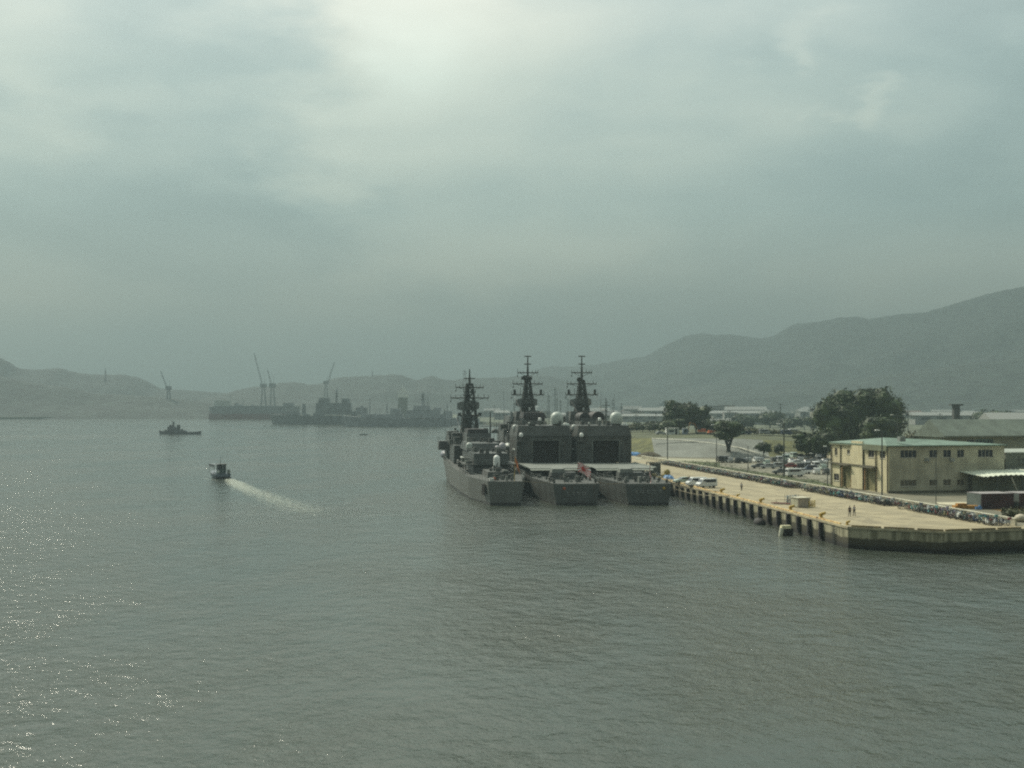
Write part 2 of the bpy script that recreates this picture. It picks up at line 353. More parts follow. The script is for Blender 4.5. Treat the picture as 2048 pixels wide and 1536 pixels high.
# embankment: sloped concrete revetment with grassy shoulder and terrace on top
def slope_mesh():
    # bottom line (px,py at ground) and top line (px, py, D)
    bot = [(1180, 905), (1255, 910), (1310, 913), (1400, 915), (1470, 915), (1540, 914), (1640, 911), (1700, 908)]
    top = [(1180, 876), (1262, 876), (1303, 876), (1400, 877), (1470, 877), (1525, 880), (1640, 884), (1700, 886)]
    return [at(*p) for p in bot], [atD(p[0], p[1], 17.8*F/(b[1]-HZ)+26) for p, b in zip(top, bot)]
bt, tp = slope_mesh()
M_rev = mat('revetment_concrete', (.17, .18, .155), .8, .10, .12, streak=False)
rv = MB(); rv.add([bt[2], bt[3], bt[4], bt[5], tp[5], tp[4], tp[3], tp[2]], [(0, 1, 6, 7), (1, 2, 5, 6), (2, 3, 4, 5)])
for k in range(1, 14):
    a = bt[2].lerp(bt[5], k/14); b = tp[2].lerp(tp[5], k/14)
    rv.tube(a+Vector((0, -.1, .05)), b+Vector((0, -.1, .05)), .07, .07, 4, 0, False)
sl_o = rv.build('revetment', M_rev); tag(sl_o, 'sloping grey concrete revetment behind the car park', 'revetment')
ws = MB(); N3 = (tp[3]-bt[3]).cross(bt[4]-bt[3]).normalized(); N3 = N3 if N3.z > 0 else -N3
def on_slope(px, py):
    d = Vector(((px-1024)/F, 1, (HZ-py)/F)); o = Vector((0, 0, EYE)); k = (bt[3]-o).dot(N3)/d.dot(N3); return o+d*k+N3*.12
for a_, b_ in zip(((1303, 877), (1360, 880), (1420, 886), (1480, 896)), ((1360, 880), (1420, 886), (1480, 896), (1535, 912))):
    p_, q_ = on_slope(*a_), on_slope(*b_); d_ = (q_-p_).normalized(); w2 = N3.cross(d_).normalized()*.45
    ws.add([p_-w2, q_-w2, q_+w2, p_+w2], [(0, 1, 2, 3)]); ws.add([p_-w2-N3*.2, q_-w2-N3*.2, q_-w2, p_-w2], [(0, 1, 2, 3)])
tag(ws.build('kerb_stairs', mat('pale_kerb', (.5, .49, .40), .8)), 'thin pale kerb running diagonally down the grey revetment', 'kerb')
M_bank = mat('bank_grass', (.10, .10, .033), .95, .3, .25, .4, col2=(.06, .065, .022))
bk = MB(); bk.add([bt[0], bt[1], bt[2], tp[2], tp[1], tp[0]], [(0, 1, 4, 5), (1, 2, 3, 4)])
bk.add([bt[5], bt[6], bt[7], tp[7], tp[6], tp[5]], [(0, 1, 4, 5), (1, 2, 3, 4)])
bk.build('grass_bank', M_bank, kind='structure')
tr = MB(); far = [Vector((p.x*1.35, p.y+170, p.z-.2)) for p in tp]
for i in range(len(tp)-1): tr.add([tp[i], tp[i+1], far[i+1], far[i]], [(0, 1, 2, 3)])
tr.build('terrace', mat('terrace_ground', (.075, .085, .035), .95, .25, .1), kind='structure')
TZ = tp[3].z

# ---------------------------------------------------------------- hills
def hill(name, prof, D0, D1, depth, m, amp, seed, base=0, rows=16, step=9):
    prof = sorted(prof); pts = []
    x = prof[0][0]
    while x <= prof[-1][0]:
        for a, b in zip(prof, prof[1:]):
            if a[0] <= x <= b[0]: f = (x-a[0])/(b[0]-a[0]); y = a[1]+(b[1]-a[1])*f; break
        D = D0+(D1-D0)*(x-prof[0][0])/(prof[-1][0]-prof[0][0]); jit = noise.noise(Vector((x*.09, seed, 0)))*1.6+noise.noise(Vector((x*.35, seed, 3)))*.9
        pts.append(atD(x, y+jit, D)); x += step
    vs = []; n = len(pts)
    for j in range(-rows, rows//2+1):
        f = j/rows if j < 0 else j/(rows//2)
        for i, p in enumerate(pts):
            h = (1-abs(f))**1.15 if j < 0 else (1-abs(f)**1.6)
            yy = p.y+f*(depth if j < 0 else depth*.7)
            nz = noise.fractal(Vector((p.x/160, yy/160, seed)), 1, 2, 5)
            z = base+(p.z-base)*h+nz*amp*(1-abs(1-2*abs(f)) if abs(f) < 1 else 0)*1.0*(min(1, abs(f)*2.2))
            if j < 0: z = min(z, base+(p.z-base)*(1-abs(f)*.55)+0)
            vs.append((p.x*(yy/p.y)*.5+p.x*.5, yy, z-(2 if abs(f) == 1 else 0)))
    r = rows+rows//2+1
    fs = [(j*n+i, j*n+i+1, (j+1)*n+i+1, (j+1)*n+i) for j in range(r-1) for i in range(n-1)]
    b = MB(); b.add(vs, fs, 0, True); return b.build(name, m, kind='structure')
M_wood = mat('wooded_hillside', (.024, .036, .030), .95, .35, .05, .3, col2=(.010, .017, .015))
M_town = mat('hill_foot', (.10, .11, .08), .95, .3, .03)
hill('hills', [(-260, 640), (-60, 690), (0, 715), (20, 726), (40, 738), (80, 739), (120, 736), (140, 742), (165, 747), (190, 749), (245, 749), (275, 754), (300, 765), (320, 777), (345, 779), (400, 782), (470, 788), (560, 800)], 2350, 2900, 420, M_wood, 12, 1, 2)
hill('hills', [(-260, 700), (0, 752), (60, 765), (130, 774), (190, 787), (240, 789), (330, 795), (400, 803), (440, 812), (470, 830)], 1960, 1900, 180, M_wood, 8, 7, 2, 12)
hill('hills', [(400, 800), (455, 786), (480, 779), (510, 773), (540, 772), (560, 765), (590, 764), (620, 769), (640, 768), (655, 760), (680, 754), (740, 752), (790, 748), (810, 752), (830, 760), (845, 757), (865, 751), (880, 757), (900, 761), (930, 757), (960, 756), (1010, 755), (1060, 750), (1100, 752), (1160, 770), (1220, 795)], 2500, 3000, 600, M_wood, 15, 13, 2)
hill('hills', [(1000, 780), (1080, 738), (1100, 732), (1150, 733), (1200, 728), (1250, 718), (1290, 714), (1330, 690), (1370, 672), (1400, 666), (1430, 670), (1455, 668), (1480, 671), (1520, 677), (1545, 673), (1575, 655), (1590, 648), (1640, 643), (1680, 635), (1710, 633), (1740, 638), (1800, 628), (1850, 625), (1900, 610), (1960, 592), (2000, 582), (2048, 573), (2140, 556), (2330, 530)], 4300, 2900, 1300, M_wood, 34, 29, 2, 22)
hill('hills', [(1330, 800), (1420, 782), (1560, 770), (1680, 765), (1760, 752), (1850, 740), (1950, 725), (2048, 716), (2300, 690)], 2600, 2150, 500, M_wood, 15, 41, 2)

# ---------------------------------------------------------------- vegetation
def leaf_mat(name, a, b):
    m = bpy.data.materials.new(name); m.use_nodes = True; t = m.node_tree; p = t.nodes['Principled BSDF']; p.inputs['Roughness'].default_value = .7
    tc = N(t, 'ShaderNodeTexCoord'); n = N(t, 'ShaderNodeTexNoise'); n.inputs['Scale'].default_value = .35; n.inputs['Detail'].default_value = 5; t.links.new(tc.outputs['Object'], n.inputs[0])
    t.links.new(mixc(t, maprange(t, n.outputs[0], .38, .62, 0, 1), a, b), p.inputs['Base Color']); return m
M_leaf = leaf_mat('dark_foliage', (.016, .028, .010), (.048, .078, .022))
M_leaf2 = leaf_mat('olive_foliage', (.04, .05, .018), (.10, .10, .035))
def crown_mesh(lobes, nleaf, size, seed, m):
    rnd = random.Random(seed); b = MB(); wsum = [r[3]*r[4]*r[5] for r in lobes]; tw = sum(wsum)
    for L, wt in zip(lobes, wsum):
        cx, cy, cz, rx, ry, rz = L; k = int(nleaf*wt/tw)
        for c in range(max(4, k//14)):
            th = rnd.uniform(0, 6.283); ph = math.acos(rnd.uniform(-.75, 1)); rad = rnd.uniform(.72, 1.06)
            dx, dy, dz = math.sin(ph)*math.cos(th), math.sin(ph)*math.sin(th), math.cos(ph)
            px, py, pz = cx+rx*rad*dx, cy+ry*rad*dy, cz+rz*rad*dz; cs = rnd.uniform(.6, 1.3)*size*2.2
            for q in range(14):
                ox, oy, oz = px+rnd.gauss(0, cs*.5), py+rnd.gauss(0, cs*.5), pz+rnd.gauss(0, cs*.38)
                nrm = Vector((dx+rnd.gauss(0, .6), dy+rnd.gauss(0, .6), dz+.3+rnd.gauss(0, .6))).normalized()
                t1 = nrm.orthogonal().normalized(); t1.rotate(Matrix.Rotation(rnd.uniform(0, 6.28), 3, nrm)); t2 = nrm.cross(t1); s = size*rnd.uniform(.6, 1.3)
                o = Vector((ox, oy, oz)); b.add([o-t1*s, o-t2*s*.6, o+t1*s, o+t2*s*.6], [(0, 1, 2, 3)])
        # inner dark mass of boughs
        vs = []; 
        for i in range(7):
            for j in range(10):
                ph = math.pi*i/6; th = 2*math.pi*j/10; q = .80*(1+.22*noise.noise(Vector((i*1.3+seed, j*1.1, cx))))
                vs.append((cx+rx*q*math.sin(ph)*math.cos(th), cy+ry*q*math.sin(ph)*math.sin(th), cz+rz*q*math.cos(ph)))
        b.add(vs, [(i*10+j, i*10+(j+1) % 10, (i+1)*10+(j+1) % 10, (i+1)*10+j) for i in range(6) for j in range(10)])
    return b
def lobes(rnd, w, h, z0, n):
    out = [(0, 0, z0+h*.5, w*.40, w*.40, h*.42)]
    for i in range(n):
        th = rnd.uniform(0, 6.28); r = w*rnd.uniform(.16, .30); f = rnd.uniform(.15, .85)
        out.append((math.cos(th)*r, math.sin(th)*r, z0+h*f, w*rnd.uniform(.16, .26), w*rnd.uniform(.16, .26), h*rnd.uniform(.15, .26)))
    return out
def tree(name, loc, w, h, trunk, label, cat='tree', group=None, seed=1, n=6, leaves=3500, size=.38, m=None, fork=False, custom=None):
    rnd = random.Random(seed); t = thing(name, loc, 0, label, cat, group)
    lb = custom or lobes(rnd, w, h-trunk, trunk, n)
    crown_mesh(lb, leaves, size, seed, m).build('crown', m or M_leaf, t)
    tb = MB(); r = max(.12, h*.022)
    if fork:
        tb.tube((0, 0, -.3), (0, 0, trunk*.35), r*3.4, r*2.6, 8)
        for s in (-1, 1): tb.tube((0, 0, trunk*.3), (s*w*.11, s*.3, trunk*1.25), r*2.2, r*1.5, 7)
    else: tb.tube((0, 0, -.3), (0, 0, trunk+h*.25), r*1.5, r*.7, 8)
    for i in range(6):
        L = lb[i % len(lb)]; tb.tube((0, 0, trunk*.8), (L[0]*.8, L[1]*.8, L[2]), r*.5, r*.15, 5)
    tb.build('trunk', M_bark, t); return t
# big grove behind the cream building
def tz(px, pyb, D): return atD(px, pyb, D)
G = 'dense trees of the grove behind the cream building'
p = (146.5-0, 497, QZ)
def grove(px, D, w, h, seed, label, **k):
    return tree('broadleaf_tree', ((px-1024)*D/F, D, QZ), w, h, h*.05, label, 'tree', G, seed, **k)
grove(1668, 440, 18, 21.5, 3, 'dark rounded tree at the left end of the grove', leaves=4200, n=9)
grove(1706, 450, 20, 24, 4, 'tall olive-topped tree in the left half of the grove', leaves=5200, n=9)
grove(1741, 452, 19, 25, 5, 'tallest dark crown in the middle of the grove', leaves=5200, n=9)
grove(1775, 446, 17, 22.5, 6, 'dark tree forming the right edge of the grove', leaves=4200, n=9)
grove(1755, 425, 16, 14, 15, 'lower dark tree in front of the grove just above the cream roof', leaves=4200, n=7)
tree('broadleaf_tree', ((1618-1024)*405/F, 405, QZ), 11, 9, 1, 'low dark spreading tree left of the grove above the parked cars', 'tree', G, 8, leaves=3000, n=8)
tree('broadleaf_tree', ((1652-1024)*400/F, 400, QZ), 11, 10.5, 1, 'low dark tree touching the left corner of the cream building', 'tree', G, 9, leaves=3000, n=8)
tree('shrub', ((1838-1024)*460/F, 460, QZ), 14, 9, .5, 'brownish olive shrub between the grove and the long grey building', 'shrub', None, 10, leaves=2200, n=5, m=M_leaf2)
# trees on the embankment
G2 = 'trees and bushes on the embankment'
def bank(px, py_top, w_px, D, label, seed, base=TZ, name='broadleaf_tree', cat='tree', **k):
    z1 = EYE-(py_top-HZ)*D/F; X = (px-1024)*D/F; w_ = w_px*D/F*1.3
    return tree(name, (X, D, base), w_, z1-base, (z1-base)*.12, label, cat, G2, seed, **k)
bank(1357, 801, 62, 520, 'tall dark tree with ragged top above the white hut', 21, leaves=4000, n=8)
bank(1392, 812, 52, 530, 'dark tree with sloping crown right of the ragged tall one', 22, leaves=3200, n=8)
bank(1345, 836, 60, 515, 'low dense tree skirt below the tall ragged tree', 32, leaves=2200)
bank(1310, 842, 44, 540, 'dark bush left of the tall ragged tree on the bank', 23, name='shrub', cat='bush', leaves=1500)
bank(1285, 846, 42, 560, 'dark bush near the far end of the bank beside the radome', 24, name='shrub', cat='bush', leaves=1500)
bank(1262, 850, 40, 560, 'pale olive bush right behind the grey radome', 25, name='shrub', cat='bush', leaves=1500, m=M_leaf2)
bank(1425, 838, 44, 520, 'dark bush above the orange excavator', 26, name='shrub', cat='bush', leaves=1800)
bank(1450, 843, 40, 525, 'rounded bush behind the forked tree', 27, name='shrub', cat='bush', leaves=1800)
bank(1470, 847, 36, 520, 'dark bush beside the green crane boom', 28, name='shrub', cat='bush', leaves=1600)
bank(1497, 857, 44, 520, 'low olive bush right of the green crane boom', 29, name='shrub', cat='bush', leaves=1500, m=M_leaf2)
bank(1530, 861, 46, 520, 'low olive bush on the bank above the grey car roofs', 30, name='shrub', cat='bush', leaves=1500, m=M_leaf2)
bank(1575, 863, 60, 520, 'long low bush at the right end of the embankment', 31, name='shrub', cat='bush', leaves=1700, m=M_leaf2)
tree('forked_tree', ((1457-1024)*424/F, 424, 4.6), 13, 11.6, 4.3, 'forked tree with two bare stems standing before the revetment', 'tree', None, 41, n=7, leaves=3000, size=.33, m=M_leaf, fork=True)
tree('small_tree', at(1527, 915), 7, 5.2, 1.6, 'small dark umbrella-shaped tree at the foot of the revetment', 'tree', None, 42, n=5, leaves=1400, size=.28)
tree('small_tree', at(1558, 912), 4, 4.2, 1.2, 'tiny dark tree behind the tall lamp post in the car park', 'tree', None, 43, n=4, leaves=900, size=.25)
tree('broadleaf_tree', ((1490-1024)*900/F, 900, 3), 24, 11, 1, 'hazy round tree standing alone beyond the bank', 'tree', 'hazy trees in the flat land', 44, n=5, leaves=1500, size=.8)
tree('broadleaf_tree', ((1540-1024)*950/F, 950, 3), 27, 13.5, 1, 'hazy broad tree right of the lone round one', 'tree', 'hazy trees in the flat land', 45, n=5, leaves=1500, size=.8)
tree('broadleaf_tree', ((1582-1024)*900/F, 900, 3), 22, 8, 1, 'low hazy tree behind the utility pole', 'tree', 'hazy trees in the flat land', 46, n=5, leaves=1200, size=.8)
tree('broadleaf_tree', ((1622-1024)*880/F, 880, 3), 12, 9, 1, 'thin hazy tree left of the grove', 'tree', 'hazy trees in the flat land', 47, n=4, leaves=900, size=.7)
tree('broadleaf_tree', ((1985-1024)*900/F, 900, 3), 40, 13, 1, 'dark rounded trees above the white roof at the right edge', 'tree', 'hazy trees in the flat land', 48, n=7, leaves=2500, size=.9)
tree('shrub', at(2034, 1040), 5.5, 1.8, .1, 'brownish dry bush at the right edge of the quay', 'bush', None, 49, n=5, leaves=1500, size=.2, m=M_leaf2)

# weeds as ground cover
rnd = random.Random(5); gb = MB()
for i in range(1500):
    f = rnd.random(); Y = 264+f*130; X = wl(Y)+rnd.uniform(.8, 17); z = QZ-.05; h = rnd.uniform(.04, .12); a = rnd.uniform(0, 3.14)
    gb.add([(X-.3*math.cos(a), Y-.3*math.sin(a), z), (X+.3*math.cos(a), Y+.3*math.sin(a), z), (X+.2*math.cos(a), Y+.2*math.sin(a), z+h), (X-.25*math.cos(a), Y-.25*math.sin(a), z+h*.7)], [(0, 1, 2, 3)])
tag(gb.build('grass', M_grass), 'rough green grass between the bicycles and the car park', 'grass', kind='stuff')

# ---------------------------------------------------------------- main cream building
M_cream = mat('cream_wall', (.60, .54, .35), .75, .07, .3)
M_cream_g = mat('cream_shade_weathered', (.42, .405, .30), .8, .12, .25)  # front wall's shade is mixed into this darker, greyer cream
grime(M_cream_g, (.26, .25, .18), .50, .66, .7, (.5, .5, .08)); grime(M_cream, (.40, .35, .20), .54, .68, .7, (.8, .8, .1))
M_trim = mat('brown_trim', (.12, .11, .075), .7, .2, 1)
bu, bv, brot = local_uv(-.2195)
BO = Vector((75.1, 249.6, QZ-.05))
bld = thing('factory_building', BO, brot, 'two storey cream building with pale green hipped roof beside the quay', 'building')
# local frame: x runs away from the camera along the quay side, y (left) is towards the water, so depth is -y
W_, L_ = 26.0, 24.3; ZB = 9.35
def wall_with_holes(mb, axis, fixed, a0, a1, z0, z1, holes, th, sgn):
    xs = sorted({a0, a1, *[h[0] for h in holes], *[h[1] for h in holes]}); zs = sorted({z0, z1, *[h[2] for h in holes], *[h[3] for h in holes]})
    for i in range(len(xs)-1):
        for j in range(len(zs)-1):
            cx, cz = (xs[i]+xs[i+1])/2, (zs[j]+zs[j+1])/2
            if any(h[0] < cx < h[1] and h[2] < cz < h[3] for h in holes): continue
            if axis == 'x': mb.bx(xs[i], xs[i+1], fixed-(th if sgn > 0 else 0), fixed+(0 if sgn > 0 else th), zs[j], zs[j+1])
            else: mb.bx(fixed, fixed+th, xs[i], xs[i+1], zs[j], zs[j+1])
side_win = [(1.15, 3.35, 6.9, 8.4), (5.6, 8.1, 6.9, 8.45), (15.9, 17.2, 7.2, 8.15), (21.6, 22.9, 6.7, 8.3), (20.8, 23.2, 1.25, 2.75)]
doors = [(4.9, 9.2, .05, 4.75), (15.3, 19.2, .05, 4.75)]
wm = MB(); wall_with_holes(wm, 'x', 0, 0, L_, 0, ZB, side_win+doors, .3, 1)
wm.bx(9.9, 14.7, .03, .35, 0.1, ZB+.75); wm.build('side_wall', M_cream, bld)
def rr_(px):
    k = (px-1024)/F; return (k*249.6-75.1)/(.976-.218*k)
fw = []
for a, b in ((1801, 1833), (1858.8, 1874.5), (1886.6, 1901.9), (1914.4, 1928), (1956, 1985.5)):
    fw.append((-rr_(b), -rr_(a), 7.05, 8.6)); fw.append((-rr_(b), -rr_(a), 1.35, 2.6))
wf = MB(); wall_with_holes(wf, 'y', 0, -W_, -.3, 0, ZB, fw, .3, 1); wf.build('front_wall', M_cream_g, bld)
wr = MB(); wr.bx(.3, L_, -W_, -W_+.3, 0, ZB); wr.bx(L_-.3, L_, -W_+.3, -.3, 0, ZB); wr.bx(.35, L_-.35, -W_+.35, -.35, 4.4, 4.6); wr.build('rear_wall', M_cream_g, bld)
rf = MB()
e = .45; zr = ZB+.15
rf.add([(-e, e, ZB), (-e, -W_-e, ZB), (L_+e, -W_-e, ZB), (L_+e, e, ZB), (9, -4, ZB+1.55), (11, -W_+8, ZB+.9), (-e, e, ZB+.22), (-e, -W_-e, ZB+.22), (L_+e, -W_-e, ZB+.22), (L_+e, e, ZB+.22)],
       [(0, 1, 2, 3), (6, 4, 5, 7), (7, 5, 8), (8, 5, 4, 9), (9, 4, 6), (0, 6, 7, 1), (1, 7, 8, 2), (2, 8, 9, 3), (3, 9, 6, 0)])
for k in range(1, 40):
    y = e-(W_+2*e)*k/40; zz = 0
rf.build('roof', M_green, bld)
fa = MB(); fa.bx(-.1, 9.8, .02, .5, ZB-.95, ZB+.2); fa.bx(14.8, 24.5, .02, .42, ZB-.3, ZB+.18); fa.build('fascia', mat('fascia_grey_green', (.17, .19, .12), .7, .12, .5), bld)
bd = MB(); bd.bx(4.3, 24.6, .02, .55, 4.95, 5.2); bd.bx(4.4, 10.0, .05, 1.3, 4.82, 4.94); bd.bx(14.9, 19.6, .05, 1.3, 4.82, 4.94); bd.build('canopy', M_trim, bld)
for x in (.0, 4.7, 9.83, 14.78, 19.9, 24.2): MB().tube((x, .16, .1), (x, .16, ZB-.2), .13, .13, 6).build('drainpipe', M_trim, bld)
M_winp = mat('window_pane_violet', (.055, .048, .055), .25, .25, 1.5); M_frame = mat('pale_frame', (.45, .44, .36), .6, .08, 1)
def windows(lst, axis):
    for a0, a1, z0, z1 in lst:
        fr = MB(); pn = MB(); t_ = .07; n = 2 if a1-a0 > 1.1 else 1; n = 4 if a1-a0 > 2.6 else n
        for k in range(n+1):
            x = a0+(a1-a0)*k/n
            (fr.bx(x-t_/2, x+t_/2, -.16, -.08, z0, z1) if axis == 'x' else fr.bx(.08, .16, x-t_/2, x+t_/2, z0, z1))
        for z in (z0, z1-t_):
            (fr.bx(a0, a1, -.165, -.075, z, z+t_) if axis == 'x' else fr.bx(.075, .165, a0, a1, z, z+t_))
        (fr.bx(a0-.1, a1+.1, -.05, .08, z0-.14, z0-.02) if axis == 'x' else fr.bx(-.08, .05, a0-.1, a1+.1, z0-.14, z0-.02))
        f = fr.build('window', M_frame, bld)
        (pn.bx(a0, a1, -.2, -.17, z0, z1) if axis == 'x' else pn.bx(.17, .2, a0, a1, z0, z1))
        pn.build('pane', M_winp if axis == 'x' else M_glass, f)
windows(side_win, 'x')
windows([q for q in fw if q[2] > 5], 'y')
M_glass2 = mat('blind_brown', (.13, .115, .075), .5, .2, 1.5); M_keep = M_glass; M_glass = M_glass2; windows([q for q in fw if q[2] < 5], 'y'); M_glass = M_keep
for a0, a1, z0, z1 in doors:
    d = MB(); d.bx(a0, a1, -.5, -.4, z0, z1)
    for k in range(1, 12): d.bx(a0, a1, -.4, -.37, z0+k*.39, z0+k*.39+.05)
    d.build('roller_door', mat('roller_door_olive', (.22, .20, .10), .6, .15, .5), bld)
    for q0, q1 in ((a0-.35, a0), (a1, a1+.3)): MB().bx(q0, q1, .02, .14, z0, z1).build('door_jamb', mat('ochre_frame', (.30, .17, .06), .7, .2, 1), bld)
for y in (-8.9, -14.5): MB().bx(-.5, -.05, y, y+.9, 6.3, 6.9).build('air_conditioner', M_steel, bld)
vt = MB(); vt.bx(2, 3.2, -5, -3.8, ZB+.9, ZB+1.9); vt.build('roof_vent', M_steel, bld)
pl = MB(); pl.bx(-.08, 0, -W_, 0, 0, .45); pl.build('plinth', M_trim, bld)

# long grey green building behind, and low block at the right edge
M_gwall = mat('grey_green_wall', (.20, .22, .17), .8, .12, .15)
b2o = Vector(((1888-1024)*335/F, 335, QZ)); b2 = thing('warehouse', b2o, brot-.0, 'long grey green building with dark eaves rising behind the cream building', 'building')
m = MB(); m.bx(0, 13, -70, 0, 0, 9.0); m.add([(0, 0, 9), (13, 0, 9), (6.5, 0, 13.2)], [(0, 1, 2)]); m.build('wall', M_gwall, b2)
m = MB(); m.add([(-1.2, .6, 8.9), (-1.2, -71, 8.9), (14.2, -71, 8.9), (14.2, .6, 8.9), (-1.2, .6, 9.25), (-1.2, -71, 9.25), (14.2, -71, 9.25), (14.2, .6, 9.25), (6.5, .6, 13.6), (6.5, -71, 13.6)], [(0, 1, 5, 4), (2, 3, 7, 6), (4, 5, 9, 8), (6, 7, 8, 9), (3, 0, 4, 8, 7), (1, 2, 6, 9, 5)]); m.build('roof', mat('grey_green_roof', (.13, .16, .13), .7, .1, .3), b2)
for y0, n in ((-2.0, 1), (-6.6, 1)):
    f = MB().bx(-.12, -.02, y0-2.4, y0, 6.9, 8.3).build('window', M_frame, b2); MB().bx(-.16, -.13, y0-2.3, y0-.1, 7.0, 8.2).build('pane', M_glass, f)
for k in range(5):
    y0 = -12.2-.0-k*.0-1.1*k; 
    f = MB().bx(-.12, -.02, y0+1.9, y0+2.8, 6.9, 8.3).build('window', mat('teal_frame', (.12, .26, .24), .6, .1, 1), b2)
    MB().bx(-.16, -.13, y0+2.0, y0+2.7, 7.0, 8.2).build('pane', M_glass, f)
b3o = atD(2008, 0, 258); b3o.z = QZ; b3 = thing('annex_building', b3o, brot, 'low grey green annex joined to the right of the cream building', 'building')
MB().bx(0, 18, -20, -.4, 0, 7.6).build('wall', mat('annex_wall', (.19, .21, .17), .8, .12, .15), b3)
m = MB(); m.bx(-.3, 18.3, -20.3, -.3, 7.6, 7.85); m.bx(-.4, -.05, -20, -.4, 4.3, 4.6); m.build('roof', mat('annex_roof', (.30, .33, .29), .7, .08, .3), b3)
f = MB().bx(-.1, -.02, -8.4, -3.4, 5.2, 6.6).build('window', M_trim, b3); MB().bx(-.13, -.11, -8.3, -3.5, 5.3, 6.5).build('pane', mat('grey_pane', (.10, .12, .11), .3, .2, 1), f)

# open shelter with corrugated roof
so_ = at(1975, 1000); sh = thing('open_shelter', (so_.x+2.0, so_.y+14, QZ-.05), brot, 'open sided shelter with pale corrugated roof at the right edge', 'shelter')
sD = so_.y+14
m = MB(); n = 64; Wd = 18.0
def zroof(t): return 3.55+.75*math.sin(min(1, t*1.3)*math.pi*.5)*.5
for r_, (x0, x1) in enumerate(((-1.5, 7),)):
    vs = []
    for i in range(n+1):
        y = -2.0-Wd*i/n; zz = 3.6+.10*math.sin(i*math.pi/2)+(.30 if i > 14 else .02*i)
        vs += [(x0, y, zz), (x1, y, zz+.55), (x0, y, zz-.09), (x1, y, zz+.46)]
    fs = []
    for i in range(n):
        a = 4*i; b = 4*(i+1); fs += [(a, b, b+1, a+1), (a+2, a+3, b+3, b+2), (a, a+2, b+2, b)]
    m.add(vs, fs, 0)
m.build('corrugated_roof', mat('pale_corrugated', (.62, .66, .54), .5, .08, .8), sh)
for x, y in ((-1, -5.2), (-1, -10.8), (6, -3.5), (6, -8.5), (6, -13.5)): MB().bx(x-.1, x+.1, y-.1, y+.1, 0, 3.55).build('post', M_mast, sh)
MB().tube((-1, -8.3, 3.5), (-1, -9.8, .2), .16, .16, 6).build('brace', M_frame, sh)
MB().bx(5.5, 5.7, -18, -4, 0, 3.3).build('back_panel', mat('shelter_panel', (.26, .28, .21), .8, .15, .4), sh)
# dark red containers
def container(px, py, w_, h_, d_, label, m_, mside):
    o = at(px, py); t = thing('shipping_container', (o.x, o.y, QZ-.05), brot-R(90), label, 'container', 'containers beside the shelter')
    b = MB(); b.bx(0, w_, 0, d_, .1, h_)
    n_ = int(w_/.28)
    for i in range(n_): b.bx(.08+i*.28, .2+i*.28, -.045, 0, .25, h_-.2)
    b.build('body', m_, t)
    f = MB()
    for x in (0, w_-.12): f.bx(x, x+.12, -.08, -.0, 0, h_+.03)
    f.bx(.12, w_-.12, -.09, -.05, h_-.12, h_+.03); f.bx(.12, w_-.12, -.09, -.05, .04, .2); f.build('corner_frame', m_, t)
    MB().bx(-.04, 0, .1, d_-.1, .15, h_-.05).build('end_door', mside, t)
    MB().bx(0, w_, 0, d_, h_, h_+.05).build('top', mat('pale_top', (.28, .26, .26), .7, .1, .5), t)  # container top in a paler grey than its sides
M_maroon = mat('maroon_steel', (.050, .026, .035), .6, .3, .4); M_gdoor = mat('grey_door', (.10, .125, .115), .6, .12, .5)
container(1963, 1018, 6.1, 2.6, 4.4, 'maroon container with grey green end door beside the shelter', M_maroon, M_gdoor)
container(2039, 1017, 6.1, 2.6, 4.4, 'dark maroon container cut by the right edge of the picture', M_maroon, M_gdoor)
m = MB(); m.box((0, 0, .35), (4.6, 1.6, .5)); m.box((-1, 0, .75), (1.6, 1.2, .4)); m.tube((1, 0, .4), (2.6, 0, .9), .12, .1)
o = m.build('concrete_bucket', mat('orange_yellow', (.40, .20, .04), .6, .2, 1)); o.location = at(1934, 1016.5)-Vector((0, 0, .1)); tag(o, 'low orange yellow steel tray lying beside the maroon container', 'tray')
m = MB(); m.box((0, 0, .2), (1.0, .5, .4)); m.dome((.2, 0, .4), .2, .3); o = m.build('blue_crate', M_blue); o.location = at(1957, 1018.5); tag(o, 'small blue crate at the foot of the grey container door', 'crate')
m = MB(); m.lathe((0, 0, 0), [(.5, 0), (.9, .25), (1.0, .6), (.75, .95), (.2, 1.15), (.01, 1.16)], 14); m.lathe((1.0, .3, 0), [(.3, 0), (.6, .2), (.5, .5), (.01, .62)], 12)
o = m.build('covered_heap', mat('pale_sheet', (.52, .47, .36), .7, .12, 1)); o.location = at(2042, 1043); tag(o, 'small heap under a pale sheet near the dry bush', 'covered heap')

